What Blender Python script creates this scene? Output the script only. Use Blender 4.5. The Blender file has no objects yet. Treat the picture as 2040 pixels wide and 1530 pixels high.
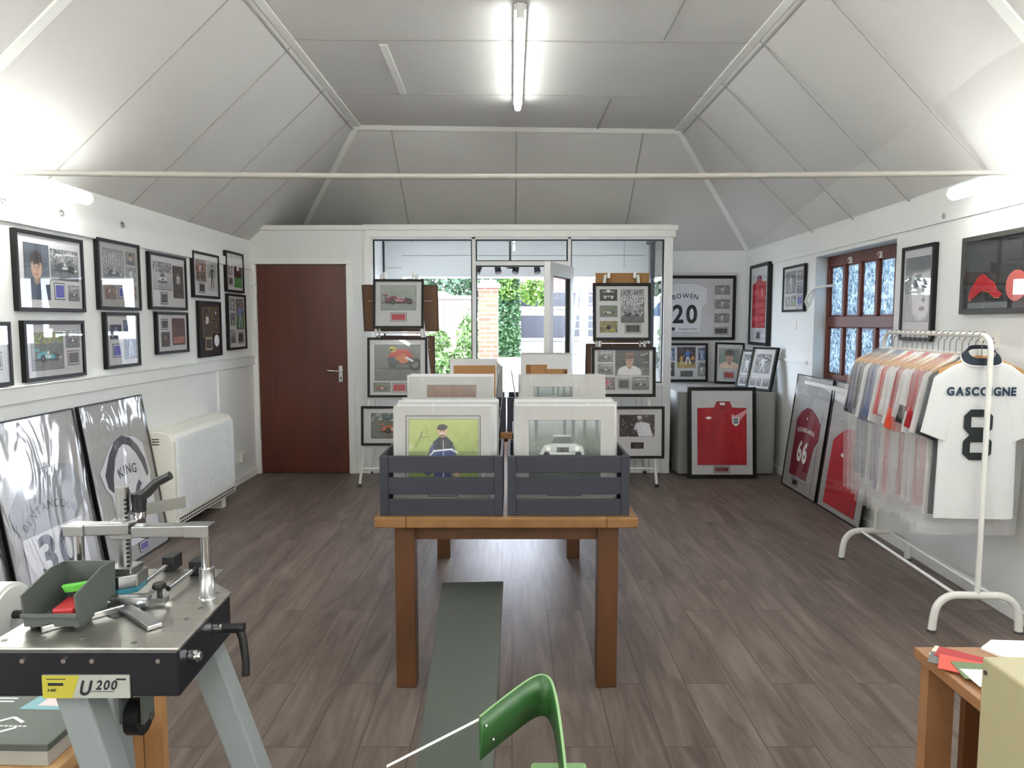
import bpy, math, random
import numpy as np
from mathutils import Vector, Matrix
PI = math.pi
SC = bpy.context.scene
COL = SC.collection

# ---------------------------------------------------------------- camera
cd = bpy.data.cameras.new('camera'); cam = bpy.data.objects.new('camera', cd); COL.objects.link(cam)
cam.location = (0, 0, 1.5); cam.rotation_euler = (PI/2 - math.atan(124/1440), 0, 0)
cd.sensor_width = 36; cd.lens = 36*1440/2040; cd.clip_start = .05; cd.clip_end = 300
SC.camera = cam
# ---------------------------------------------------------------- world, sun, exposure
wd = bpy.data.worlds.new('sky'); SC.world = wd; wd.use_nodes = True
bgn = wd.node_tree.nodes['Background']
bgn.inputs[0].default_value = (.78, .85, 1, 1); bgn.inputs[1].default_value = 4.4
sd = bpy.data.lights.new('sun', 'SUN'); sd.energy = 1.6; sd.angle = .01; sd.color = (1, .96, .9)
sun = bpy.data.objects.new('sun', sd); COL.objects.link(sun)
sun.rotation_euler = Vector((.35, 1, -1.15)).to_track_quat('-Z', 'Y').to_euler()
def portal(name, loc, rot, sx, sy):                                  # sampling guides for daylight through the glazing; they give off no light
    l = bpy.data.lights.new(name, 'AREA'); l.shape = 'RECTANGLE'; l.size = sx; l.size_y = sy; l.cycles.is_portal = True
    o = bpy.data.objects.new(name, l); COL.objects.link(o); o.location = loc; o.rotation_euler = rot
portal('daylight_porch', (.1, 8.42, 1.0), (PI/2, 0, PI), 2.9, 2.0)
portal('daylight_window', (2.95, 5.75, 1.5), (PI/2, 0, PI/2), 1.6, 1.2)
TUBE = 13.8
vs = SC.view_settings; vs.view_transform = 'Standard'; vs.look = 'None'; vs.gamma = 1; vs.use_curve_mapping = False; vs.exposure = 2.1
SC.cycles.transparent_max_bounces = 40; SC.cycles.max_bounces = 10; SC.cycles.diffuse_bounces = 6
SC.cycles.caustics_reflective = False; SC.cycles.caustics_refractive = False; SC.cycles.sample_clamp_indirect = 6

# ---------------------------------------------------------------- colours and materials
def lin(c):
    c = np.asarray(c, float)/255.
    return np.where(c <= .04045, c/12.92, ((c+.055)/1.055)**2.4)
def L4(c): return tuple(float(x) for x in lin(c))+(1.,)
class M: pass
def mat(name, col, rough=.5, metal=0., spec=.5, coat=0., bump=None, noise=None, sheen=0.):
    m = bpy.data.materials.new(name); m.use_nodes = True; nt = m.node_tree; b = nt.nodes['Principled BSDF']
    b.inputs['Base Color'].default_value = L4(col); b.inputs['Roughness'].default_value = rough; b.inputs['Metallic'].default_value = metal
    b.inputs['Specular IOR Level'].default_value = spec; b.inputs['Coat Weight'].default_value = coat; b.inputs['Sheen Weight'].default_value = sheen
    N = nt.nodes.new; K = nt.links.new
    if noise or bump:
        tc = N('ShaderNodeTexCoord')
    if noise:                                                        # noise = (scale xyz, second colour, amount)
        mp = N('ShaderNodeMapping'); mp.inputs['Scale'].default_value = noise[0]; K(tc.outputs['Object'], mp.inputs[0])
        n = N('ShaderNodeTexNoise'); n.inputs['Scale'].default_value = 1; n.inputs['Detail'].default_value = 5; n.inputs['Roughness'].default_value = .6; K(mp.outputs[0], n.inputs[0])
        r = N('ShaderNodeMapRange'); r.inputs[1].default_value = .3; r.inputs[2].default_value = .7; r.inputs[4].default_value = noise[2]; K(n.outputs[0], r.inputs[0])
        x = N('ShaderNodeMix'); x.data_type = 'RGBA'; x.inputs[6].default_value = L4(col); x.inputs[7].default_value = L4(noise[1]); K(r.outputs[0], x.inputs[0])
        K(x.outputs[2], b.inputs['Base Color'])
    if bump:                                                         # bump = (scale, strength)
        n = N('ShaderNodeTexNoise'); n.inputs['Scale'].default_value = bump[0]; n.inputs['Detail'].default_value = 3; K(tc.outputs['Object'], n.inputs[0])
        q = N('ShaderNodeBump'); q.inputs['Strength'].default_value = bump[1]; q.inputs['Distance'].default_value = .01; K(n.outputs[0], q.inputs['Height']); K(q.outputs[0], b.inputs['Normal'])
    return m
M.wall = mat('white_wall_paint', (234, 235, 233), .55, bump=(90, .05), noise=((1.5, 1.5, 1.5), (226, 228, 226), .6))
M.ceil = mat('ceiling_paint', (208, 206, 203), .6, noise=((1.2, 1.2, 1.2), (200, 198, 195), .7))
M.joint = mat('board_joint', (166, 165, 161), .7)
M.trim = mat('white_gloss_paint', (236, 236, 232), .35)
M.upvc = mat('white_plastic', (232, 233, 232), .3)
M.rodp = mat('grey_white_rod_paint', (158, 155, 148), .45)
M.offw = mat('cream_plastic', (234, 232, 222), .4)
M.rad = mat('ribbed_white_enamel', (240, 243, 245), .45)
M.black = mat('black_lacquer', (13, 12, 12), .42, spec=.3, noise=((6, 6, 40), (22, 21, 20), .7))
M.greyfr = mat('dark_grey_stain', (62, 61, 58), .5, noise=((6, 6, 40), (50, 49, 47), .8))
M.gasket = mat('black_rubber', (16, 17, 19), .5)
M.mount = mat('white_mount_board', (204, 204, 206), .7)
M.mountc = mat('cream_mount_board', (168, 167, 165), .7)
M.mountk = mat('dark_mount_board', (34, 26, 26), .7)
M.core = mat('board_edge', (240, 238, 230), .7)
M.mdf = mat('brown_backing_board', (124, 94, 72), .75, noise=((8, 8, 8), (112, 84, 64), .8))
M.mdfd = mat('brown_backing_tape', (96, 72, 56), .6)
M.tan = mat('tan_hardboard', (176, 132, 84), .7, noise=((4, 4, 4), (164, 120, 74), .8))
M.tape = mat('brown_parcel_tape', (160, 112, 58), .3)
M.door = mat('mahogany_veneer', (98, 48, 34), .35, noise=((9, 9, 1.1), (80, 38, 27), .9))
M.winwood = mat('red_brown_wood', (112, 56, 38), .4, noise=((14, 14, 2.5), (86, 42, 30), .8))
M.oak = mat('oak', (142, 103, 62), .42, noise=((14, 2, 14), (121, 82, 46), .8))
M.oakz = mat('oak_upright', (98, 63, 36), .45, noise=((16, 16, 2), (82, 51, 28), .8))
M.pine = mat('pine', (202, 164, 116), .45, noise=((2, 14, 14), (184, 142, 94), .8))
M.pinez = mat('pine_upright', (182, 140, 96), .5, noise=((16, 16, 2), (158, 114, 72), .8))
M.deskw = mat('desk_wood', (160, 116, 80), .45, noise=((12, 2.5, 12), (140, 98, 64), .8))
M.deskd = mat('desk_panel_wood', (112, 68, 38), .5, noise=((12, 12, 2), (92, 54, 28), .8))
M.crate = mat('charcoal_paint', (46, 48, 58), .5, bump=(60, .05))
M.chrome = mat('chrome', (205, 207, 210), .12, 1.)
M.steel = mat('brushed_steel', (196, 194, 186), .34, 1., noise=((3, 90, 3), (168, 166, 158), .6))
M.alu = mat('aluminium', (168, 169, 170), .32, 1.)
M.navy = mat('dark_navy_enamel', (13, 15, 24), .35)
M.grey = mat('grey_enamel', (128, 134, 136), .45)
M.gbin = mat('grey_plastic', (84, 90, 86), .5)
M.kplast = mat('black_plastic', (24, 24, 26), .4)
M.wmetal = mat('white_metal', (232, 231, 226), .35)
M.bench = mat('grey_green_board', (77, 82, 77), .5, noise=((30, 30, 30), (70, 75, 71), .5))
M.green = mat('green_enamel', (46, 88, 44), .35)
M.greenp = mat('pale_green_enamel', (128, 164, 112), .5)
M.cream = mat('cream_enamel', (172, 164, 130), .5)
M.cloth = mat('grey_cloth', (150, 149, 145), .9, bump=(300, .2))
M.gold = mat('brass_print', (196, 160, 92), .35, .7)
M.red = mat('red_plate', (176, 34, 50), .4)
M.blue = mat('blue_plate', (58, 56, 168), .4)
M.plk = mat('black_plate', (26, 27, 30), .35)
M.pgr = mat('grey_plate', (86, 88, 88), .35)
M.white = mat('white_print', (240, 240, 240), .6)
M.ink = mat('navy_print', (34, 42, 62), .6)
M.inkk = mat('black_print', (26, 28, 34), .6)
M.hang = mat('hanger_wood', (196, 148, 92), .45, noise=((10, 10, 10), (172, 124, 72), .7))
M.wire = mat('steel_wire', (120, 118, 114), .3, 1.)
M.rubber = mat('dark_rubber', (40, 32, 30), .6)
M.hook = mat('grey_metal_hook', (120, 122, 118), .4, .8)
M.lime = mat('lime_plastic', (96, 190, 70), .4)
M.redp = mat('red_plastic', (196, 60, 66), .4)
M.teal = mat('blue_green_guard', (60, 128, 148), .25)
M.paper = mat('white_paper', (240, 240, 238), .7)
M.boxg = mat('slate_card', (92, 98, 92), .5)
M.spot = mat('black_spotlight', (26, 27, 30), .4)
M.card = {k: mat('card_'+k, v, .75) for k, v in dict(ivory=(236, 228, 206), slate=(110, 114, 110), crimson=(170, 58, 62), coral=(222, 88, 76), olive=(110, 126, 94), white=(232, 232, 222)).items()}
M.concrete = mat('pale_paving', (102, 101, 97), .85, noise=((.8, .8, .8), (107, 104, 99), .7))
M.tarm = mat('pale_tarmac', (96, 96, 97), .9)
M.leafd = mat('ivy_leaf', (27, 59, 36), .5, noise=((3, 3, 3), (56, 89, 52), .9))
M.leafb = mat('bright_leaf', (83, 112, 43), .5, noise=((3, 3, 3), (59, 92, 32), .9))
M.leafm = mat('tree_leaf', (43, 76, 41), .5, noise=((2, 2, 2), (25, 52, 30), .9))
M.leafp = mat('garden_leaf', (68, 104, 48), .5, noise=((5, 5, 5), (96, 115, 67), .9))
M.dglass = mat('dark_window_glass', (32, 34, 43), .2)
M.render = mat('pale_render', (112, 112, 110), .8)
M.rooft = mat('red_roof_tile', (112, 52, 44), .8)
M.van = mat('white_vehicle_paint', (185, 187, 188), .3)
M.vglass = mat('tinted_vehicle_glass', (67, 89, 115), .1)
M.stairm = mat('pale_blue_steel', (132, 147, 155), .4)

def glassy(name, tint=(1, 1, 1), refl=1., rough=.0, wav=None, milky=0., ior=1.5):
    m = bpy.data.materials.new(name); m.use_nodes = True; nt = m.node_tree; nt.nodes.clear(); N = nt.nodes.new; K = nt.links.new
    o = N('ShaderNodeOutputMaterial'); t = N('ShaderNodeBsdfTransparent'); t.inputs[0].default_value = (*tint, 1)
    g = N('ShaderNodeBsdfGlossy'); g.inputs['Roughness'].default_value = rough; g.inputs[0].default_value = (refl, refl, refl, 1)
    f = N('ShaderNodeFresnel'); f.inputs[0].default_value = ior; x = N('ShaderNodeMixShader')
    ge = N('ShaderNodeNewGeometry'); inv = N('ShaderNodeMath'); inv.operation = 'SUBTRACT'; inv.inputs[0].default_value = 1; K(ge.outputs['Backfacing'], inv.inputs[1])
    fm = N('ShaderNodeMath'); fm.operation = 'MULTIPLY'; K(f.outputs[0], fm.inputs[0]); K(inv.outputs[0], fm.inputs[1]); K(fm.outputs[0], x.inputs[0]); K(t.outputs[0], x.inputs[1]); K(g.outputs[0], x.inputs[2])
    last = x
    if wav:                                                          # crumpled film: (scale, strength)
        tc = N('ShaderNodeTexCoord'); mp = N('ShaderNodeMapping'); mp.inputs['Scale'].default_value = wav[0]; K(tc.outputs['Object'], mp.inputs[0])
        n = N('ShaderNodeTexNoise'); n.inputs['Scale'].default_value = 1; n.inputs['Detail'].default_value = 2; n.inputs['Distortion'].default_value = 1.2; K(mp.outputs[0], n.inputs[0])
        q = N('ShaderNodeBump'); q.inputs['Strength'].default_value = wav[1]; q.inputs['Distance'].default_value = .03; K(n.outputs[0], q.inputs['Height'])
        K(q.outputs[0], g.inputs['Normal']); K(q.outputs[0], f.inputs['Normal'])
    if milky:
        d = N('ShaderNodeBsdfDiffuse'); d.inputs[0].default_value = (.85, .85, .85, 1); y = N('ShaderNodeMixShader'); y.inputs[0].default_value = milky
        K(x.outputs[0], y.inputs[1]); K(d.outputs[0], y.inputs[2]); last = y
    K(last.outputs[0], o.inputs[0]); return m
M.glass = glassy('picture_glass', refl=.8)
M.pane = glassy('window_glass', (.96, .98, .98), refl=.7)
M.film = glassy('clear_wrap', refl=1., rough=.08, wav=((5, 5, 2), .35), milky=.03)
M.cover = glassy('thin_plastic_cover', refl=1., rough=.16, wav=((14, 14, 6), 1.), milky=.13)
M.sleeve = glassy('creased_clear_sleeve', refl=1., rough=.07, wav=((15, 15, 2.2), .8), milky=.04)
M.acryl = glassy('clear_acrylic', (.93, .95, .93), refl=.8)
def frosted():
    m = bpy.data.materials.new('obscured_glass'); m.use_nodes = True; nt = m.node_tree; nt.nodes.clear(); N = nt.nodes.new; K = nt.links.new
    o = N('ShaderNodeOutputMaterial'); tc = N('ShaderNodeTexCoord'); mp = N('ShaderNodeMapping'); mp.inputs['Scale'].default_value = (45, 45, 20); K(tc.outputs['Object'], mp.inputs[0])
    v = N('ShaderNodeTexNoise'); v.inputs['Scale'].default_value = 1; v.inputs['Detail'].default_value = 1.5; v.inputs['Distortion'].default_value = 2.5; K(mp.outputs[0], v.inputs[0])
    r = N('ShaderNodeValToRGB'); r.color_ramp.elements[0].position = .38; r.color_ramp.elements[1].position = .64
    r.color_ramp.elements[0].color = (.045, .07, .09, 1); r.color_ramp.elements[1].color = (.36, .41, .43, 1); K(v.outputs[0], r.inputs[0])
    t = N('ShaderNodeBsdfTranslucent'); K(r.outputs[0], t.inputs[0]); p = N('ShaderNodeBsdfTransparent'); K(r.outputs[0], p.inputs[0])
    x = N('ShaderNodeMixShader'); x.inputs[0].default_value = .3; K(t.outputs[0], x.inputs[1]); K(p.outputs[0], x.inputs[2])
    g = N('ShaderNodeBsdfGlossy'); g.inputs['Roughness'].default_value = .15; y = N('ShaderNodeMixShader'); y.inputs[0].default_value = .06
    K(x.outputs[0], y.inputs[1]); K(g.outputs[0], y.inputs[2]); K(y.outputs[0], o.inputs[0]); return m
M.frost = frosted()
def emit(name, col, s):
    m = bpy.data.materials.new(name); m.use_nodes = True; nt = m.node_tree; nt.nodes.clear()
    o = nt.nodes.new('ShaderNodeOutputMaterial'); e = nt.nodes.new('ShaderNodeEmission'); e.inputs[0].default_value = (*col, 1); e.inputs[1].default_value = s
    nt.links.new(e.outputs[0], o.inputs[0]); return m
M.tube = emit('unseen_fluorescent_tube', (.98, 1, .97), TUBE); M.tubew = emit('dimmed_fluorescent_tube', (.98, 1, .95), TUBE*.5)  # visible tubes dimmed to limit their glow; full strength only on the added ones
def photo_mat():
    m = bpy.data.materials.new('photo_paper'); m.use_nodes = True; nt = m.node_tree; b = nt.nodes['Principled BSDF']; b.inputs['Roughness'].default_value = .45
    a = nt.nodes.new('ShaderNodeAttribute'); a.attribute_name = 'ink'; nt.links.new(a.outputs[0], b.inputs['Base Color']); return m
M.photo = photo_mat()
def floor_mat():
    m = bpy.data.materials.new('grey_brown_plank_floor'); m.use_nodes = True; nt = m.node_tree; b = nt.nodes['Principled BSDF']; N = nt.nodes.new; K = nt.links.new
    tc = N('ShaderNodeTexCoord'); mp = N('ShaderNodeMapping'); mp.inputs['Rotation'].default_value = (0, 0, PI/2); K(tc.outputs['Object'], mp.inputs[0])
    br = N('ShaderNodeTexBrick'); br.offset = .37; br.inputs['Scale'].default_value = 1; br.inputs['Brick Width'].default_value = 1.22; br.inputs['Row Height'].default_value = .18
    br.inputs['Mortar Size'].default_value = .0022; br.inputs['Mortar Smooth'].default_value = .3; br.inputs['Bias'].default_value = 0
    br.inputs['Color1'].default_value = (0, 0, 0, 1); br.inputs['Color2'].default_value = (1, 1, 1, 1); br.inputs['Mortar'].default_value = (.5, .5, .5, 1); K(mp.outputs[0], br.inputs[0])
    # grain shifted plank by plank
    ad = N('ShaderNodeVectorMath'); ad.operation = 'MULTIPLY_ADD'; ad.inputs[1].default_value = (7, 13, 3); K(br.outputs[0], ad.inputs[0]); K(tc.outputs['Object'], ad.inputs[2])
    def nz(sc, det, dist):
        q = N('ShaderNodeMapping'); q.inputs['Scale'].default_value = sc; K(ad.outputs[0], q.inputs[0])
        n = N('ShaderNodeTexNoise'); n.inputs['Scale'].default_value = 1; n.inputs['Detail'].default_value = det; n.inputs['Distortion'].default_value = dist; n.inputs['Roughness'].default_value = .62; K(q.outputs[0], n.inputs[0]); return n
    n1 = nz((11, 1.3, 1), 6, 1.0); n2 = nz((60, 3.5, 1), 4, .4); n3 = nz((2.2, 1.1, 1), 2, .3)
    r1 = N('ShaderNodeValToRGB'); e = r1.color_ramp.elements
    e[0].position = .28; e[0].color = L4((83, 72, 67)); e[1].position = .74; e[1].color = L4((131, 118, 110)); z = e.new(.5); z.color = L4((107, 95, 88)); K(n1.outputs[0], r1.inputs[0])
    def mul(a, lo, hi, src):
        r = N('ShaderNodeMapRange'); r.inputs[3].default_value = lo; r.inputs[4].default_value = hi; K(src, r.inputs[0])
        x = N('ShaderNodeMix'); x.data_type = 'RGBA'; x.blend_type = 'MULTIPLY'; x.inputs[0].default_value = 1; K(a, x.inputs[6]); K(r.outputs[0], x.inputs[7]); return x.outputs[2]
    c = mul(r1.outputs[0], .84, 1.14, n2.outputs[0]); c = mul(c, .86, 1.14, n3.outputs[0]); c = mul(c, .93, 1.06, br.outputs[0])
    mx = N('ShaderNodeMix'); mx.data_type = 'RGBA'; mx.inputs[7].default_value = L4((72, 62, 58)); K(br.outputs['Fac'], mx.inputs[0]); K(c, mx.inputs[6]); K(mx.outputs[2], b.inputs['Base Color'])
    rr = N('ShaderNodeMapRange'); b.inputs['Specular IOR Level'].default_value = .22; rr.inputs[3].default_value = .36; rr.inputs[4].default_value = .52; K(n2.outputs[0], rr.inputs[0]); K(rr.outputs[0], b.inputs['Roughness'])
    bp = N('ShaderNodeBump'); bp.inputs['Strength'].default_value = .12; bp.inputs['Distance'].default_value = .004; K(n2.outputs[0], bp.inputs['Height']); K(bp.outputs[0], b.inputs['Normal'])
    return m
M.floor = floor_mat()
def brick_mat(name, c1, c2, mo, sc=1.):
    m = bpy.data.materials.new(name); m.use_nodes = True; nt = m.node_tree; b = nt.nodes['Principled BSDF']; b.inputs['Roughness'].default_value = .85; N = nt.nodes.new; K = nt.links.new
    tc = N('ShaderNodeTexCoord'); mp = N('ShaderNodeMapping'); mp.inputs['Rotation'].default_value = (PI/2, 0, 0); K(tc.outputs['Object'], mp.inputs[0])
    br = N('ShaderNodeTexBrick'); br.inputs['Scale'].default_value = 1; br.inputs['Brick Width'].default_value = .3*sc; br.inputs['Row Height'].default_value = .1*sc; br.inputs['Mortar Size'].default_value = .014*sc
    br.inputs['Color1'].default_value = L4(c1); br.inputs['Color2'].default_value = L4(c2); br.inputs['Mortar'].default_value = L4(mo); K(mp.outputs[0], br.inputs[0]); K(br.outputs[0], b.inputs['Base Color']); return m
M.brick = brick_mat('orange_brick', (120, 60, 43), (126, 75, 56), (134, 118, 105))
M.brickp = brick_mat('grey_pink_brick', (105, 84, 76), (94, 78, 73), (116, 108, 104))
# ---------------------------------------------------------------- mesh builder
class MB:
    def __init__(s): s.v = []; s.f = []; s.m = []; s.sm = []
    def add(s, vs_, fs, mi=0, sm=False):
        o = len(s.v); s.v += [tuple(v) for v in vs_]
        for f in fs: s.f.append(tuple(i+o for i in f)); s.m.append(mi); s.sm.append(sm)
        return s
    def box(s, x0, x1, y0, y1, z0, z1, mi=0, mx=None):
        P = [Vector((x, y, z)) for x in (x0, x1) for y in (y0, y1) for z in (z0, z1)]
        if mx is not None: P = [mx @ p for p in P]
        return s.add(P, [(0, 1, 3, 2), (4, 6, 7, 5), (0, 4, 5, 1), (2, 3, 7, 6), (0, 2, 6, 4), (1, 5, 7, 3)], mi)
    def prism(s, poly, a, b, ax='y', mi=0, mx=None):                 # polygon in xz / xy / yz pushed along the third axis
        f = {'y': lambda p, t: (p[0], t, p[1]), 'z': lambda p, t: (p[0], p[1], t), 'x': lambda p, t: (t, p[0], p[1])}[ax]
        n = len(poly); P = [Vector(f(p, a)) for p in poly]+[Vector(f(p, b)) for p in poly]
        if mx is not None: P = [mx @ p for p in P]
        return s.add(P, [tuple(range(n))[::-1], tuple(range(n, 2*n))]+[(i, (i+1) % n, n+(i+1) % n, n+i) for i in range(n)], mi)
    def bar(s, p0, p1, w, h, mi=0, up=(0, 0, 1)):                    # square bar
        p0 = Vector(p0); p1 = Vector(p1); d = (p1-p0).normalized(); u = Vector(up)
        if abs(d.dot(u)) > .98: u = Vector((0, 1, 0))
        a = d.cross(u).normalized()*w/2; b = a.cross(d).normalized()*h/2
        P = [q+i*a+j*b for q in (p0, p1) for i, j in ((-1, -1), (1, -1), (1, 1), (-1, 1))]
        return s.add(P, [(3, 2, 1, 0), (4, 5, 6, 7)]+[(i, (i+1) % 4, 4+(i+1) % 4, 4+i) for i in range(4)], mi)
    def tube(s, path, r, n=12, mi=0, caps=True, sq=1.):
        P = [Vector(p) for p in path]; k = len(P); R = r if isinstance(r, (list, tuple)) else [r]*k
        t = [(P[min(i+1, k-1)]-P[max(i-1, 0)]).normalized() for i in range(k)]
        u = Vector((0, 0, 1)) if abs(t[0].z) < .9 else Vector((1, 0, 0)); u = (u-u.dot(t[0])*t[0]).normalized(); vs_ = []
        for i in range(k):
            u = (u-u.dot(t[i])*t[i]).normalized(); w = t[i].cross(u)
            vs_ += [P[i]+R[i]*(math.cos(2*PI*j/n)*u+sq*math.sin(2*PI*j/n)*w) for j in range(n)]
        s.add(vs_, [(i*n+j, i*n+(j+1) % n, (i+1)*n+(j+1) % n, (i+1)*n+j) for i in range(k-1) for j in range(n)], mi, True)
        if caps: s.add(vs_[:n], [tuple(range(n))[::-1]], mi); s.add(vs_[-n:], [tuple(range(n))], mi)
        return s
    def cyl(s, p0, p1, r, r2=None, n=20, mi=0): return s.tube([p0, p1], [r, r if r2 is None else r2], n, mi)
    def ball(s, c, r, n=14, mi=0):
        r = r if isinstance(r, tuple) else (r, r, r); h = n//2; V = []
        for i in range(h+1):
            a = PI*i/h; V += [(c[0]+r[0]*math.sin(a)*math.cos(2*PI*j/n), c[1]+r[1]*math.sin(a)*math.sin(2*PI*j/n), c[2]+r[2]*math.cos(a)) for j in range(n)]
        return s.add(V, [(i*n+j, (i+1)*n+j, (i+1)*n+(j+1) % n, i*n+(j+1) % n) for i in range(h) for j in range(n)], mi, True)
    def build(s, name, mats, parent=None, bevel=0, loc=None):
        me = bpy.data.meshes.new(name); me.from_pydata(s.v, [], s.f)
        for m in (mats if isinstance(mats, (list, tuple)) else [mats]): me.materials.append(m)
        me.polygons.foreach_set('material_index', s.m); me.polygons.foreach_set('use_smooth', s.sm); me.update()
        o = bpy.data.objects.new(name, me); COL.objects.link(o)
        if parent is not None: o.parent = parent
        if loc: o.location = loc
        if bevel:
            b = o.modifiers.new('edge', 'BEVEL'); b.width = bevel; b.segments = 2; b.limit_method = 'ANGLE'; b.angle_limit = .7
        return o
def tag(o, label=None, cat=None, group=None, kind=None):
    if label: o['label'] = label
    if cat: o['category'] = cat
    if group: o['group'] = group
    if kind: o['kind'] = kind
    return o
def thing(name, label, cat, loc=(0, 0, 0), rz=0, rx=0, group=None):
    o = bpy.data.objects.new(name, None); COL.objects.link(o); o.empty_display_size = .05
    o.location = loc; o.rotation_euler = (rx, 0, rz); return tag(o, label, cat, group)
def struct(name, mb, m, parent=None, bevel=0, label=None):
    o = mb.build(name, m, parent, bevel); o['kind'] = 'structure'
    if label: o['label'] = label
    return o
def copytree(o, parent=None):
    c = o.copy(); COL.objects.link(c)
    if parent is not None: c.parent = parent
    for ch in list(o.children): copytree(ch, c)
    return c
TR = [0]
def trim(mb, m, parent=None, bevel=0):
    TR[0] += 1; return struct('trim_%d' % TR[0], mb, m, parent, bevel)
def rot(c, ax, a): return Matrix.Translation(c) @ Matrix.Rotation(a, 4, ax) @ Matrix.Translation([-x for x in c])
# ---------------------------------------------------------------- lettering
GL = {}
def glyph(ch, bold):
    k = (ch, bold)
    if k not in GL:
        cu = bpy.data.curves.new('letter', 'FONT'); cu.body = ch; cu.size = 1; cu.offset = bold; cu.resolution_u = 4
        o = bpy.data.objects.new('letter', cu); COL.objects.link(o); bpy.context.view_layer.update()
        me = bpy.data.meshes.new_from_object(o.evaluated_get(bpy.context.evaluated_depsgraph_get()))
        V = [tuple(v.co) for v in me.vertices]; F = [tuple(p.vertices) for p in me.polygons]
        bpy.data.objects.remove(o); bpy.data.curves.remove(cu); bpy.data.meshes.remove(me)
        x0 = min(v[0] for v in V); x1 = max(v[0] for v in V)
        GL[k] = ([(v[0]-x0, v[1]) for v in V], F, x1-x0)
    return GL[k]
def letters(mb, s, size, cx, cz, y, mi=0, arc=0, bold=.02, xs=1., sp=.1, slant=0.):
    """s centred on (cx, cz) in the xz plane facing -y; arc is the radius of the circle the baseline bends along"""
    adv = []; x = 0
    for ch in s:
        if ch == ' ': adv.append((x, 0)); x += .3*xs; continue
        w = glyph(ch, bold)[2]*xs; adv.append((x, w)); x += w+sp
    tot = x-sp
    for ch, (x, w) in zip(s, adv):
        if ch == ' ': continue
        V, F, _ = glyph(ch, bold); mid = (x+w/2-tot/2)*size; P = []
        for gx, gy in V:
            lx = (gx*xs-w/2)*size+slant*gy*size; lz = gy*size
            if arc:
                a = mid/arc; lx, lz = lx*math.cos(a)+lz*math.sin(a), -lx*math.sin(a)+lz*math.cos(a)
                P.append((cx+arc*math.sin(a)+lx, y, cz-arc+arc*math.cos(a)+lz))
            else: P.append((cx+mid+lx, y, cz+lz))
        mb.add(P, F, mi)
    return mb
# ---------------------------------------------------------------- printed photographs: colours computed point by point
class Pic:
    def __init__(s, w, h, bg=(120, 120, 120), res=52, seed=0):
        k = res/max(w, h); s.nx = max(8, int(w*k)); s.ny = max(8, int(h*k)); s.w = w; s.h = h; s.a = w/h
        x = np.linspace(0, 1, s.nx); y = np.linspace(0, 1, s.ny); s.X, s.Y = np.meshgrid(x, y); s.c = np.ones((s.ny, s.nx, 3))*np.array(bg, float); s.r = np.random.RandomState(seed+7)
    def mix(s, m, col): m = np.clip(m, 0, 1)[..., None]; s.c = s.c*(1-m)+np.array(col, float)*m; return s
    def ell(s, cx, cy, rx, ry, col, rot=0., soft=.15):
        dx = (s.X-cx)*s.a; dy = s.Y-cy; c, n = math.cos(rot), math.sin(rot); u = (dx*c+dy*n)/rx; v = (-dx*n+dy*c)/ry
        return s.mix((1-np.sqrt(u*u+v*v))/soft+.5, col)
    def poly(s, pts, col):
        ins = np.zeros(s.X.shape, bool); n = len(pts)
        for i in range(n):
            x0, y0 = pts[i]; x1, y1 = pts[(i+1) % n]
            if y0 == y1: continue
            ins ^= ((y0 > s.Y) != (y1 > s.Y)) & (s.X < (x1-x0)*(s.Y-y0)/(y1-y0)+x0)
        return s.mix(ins.astype(float), col)
    def rect(s, x0, y0, x1, y1, col): return s.poly([(x0, y0), (x1, y0), (x1, y1), (x0, y1)], col)
    def line(s, x0, y0, x1, y1, wd, col):
        ax, ay, bx, by = x0*s.a, y0, x1*s.a, y1; dx, dy = bx-ax, by-ay; L = dx*dx+dy*dy+1e-9; t = np.clip(((s.X*s.a-ax)*dx+(s.Y-ay)*dy)/L, 0, 1)
        d = np.sqrt((s.X*s.a-ax-t*dx)**2+(s.Y-ay-t*dy)**2); return s.mix((wd-d)/wd*2+.3, col)
    def grad(s, c0, c1, y0=0., y1=1.):
        t = np.clip((s.Y-y0)/(y1-y0), 0, 1)[..., None]; m = ((s.Y >= y0) & (s.Y <= y1))[..., None]
        s.c = np.where(m, np.array(c0, float)*(1-t)+np.array(c1, float)*t, s.c); return s
    def field(s, k):
        g = s.r.rand(k+2, int(k*s.a)+3); y = s.Y*k; x = s.X*(k*s.a); i = y.astype(int); j = x.astype(int); fy = y-i; fx = x-j
        return g[i, j]*(1-fy)*(1-fx)+g[i+1, j]*fy*(1-fx)+g[i, j+1]*(1-fy)*fx+g[i+1, j+1]*fy*fx
    def noise(s, k, amt): s.c += (s.field(k)-.5)[..., None]*amt; return s
    def crowd(s, y0, y1, pal, k=22, amt=.9):
        idx = (s.field(k)*.5+s.field(k*2)*.5); idx = np.clip((idx-.2)/.6, 0, .999); p = np.array(pal, float)[(idx*len(pal)).astype(int)]
        m = ((s.Y >= y0) & (s.Y <= y1))[..., None]*amt; s.c = s.c*(1-m)+p*m; return s
    def out(s, edge=(40, 40, 40)):
        s.noise(11, 16); g = s.c.mean(2, keepdims=True); s.c = g+(s.c-g)*.86; c = s.c
        if edge is not None: c[0] = c[-1] = edge; c[:, 0] = c[:, -1] = edge
        return lin(np.clip(c, 0, 255))
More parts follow.
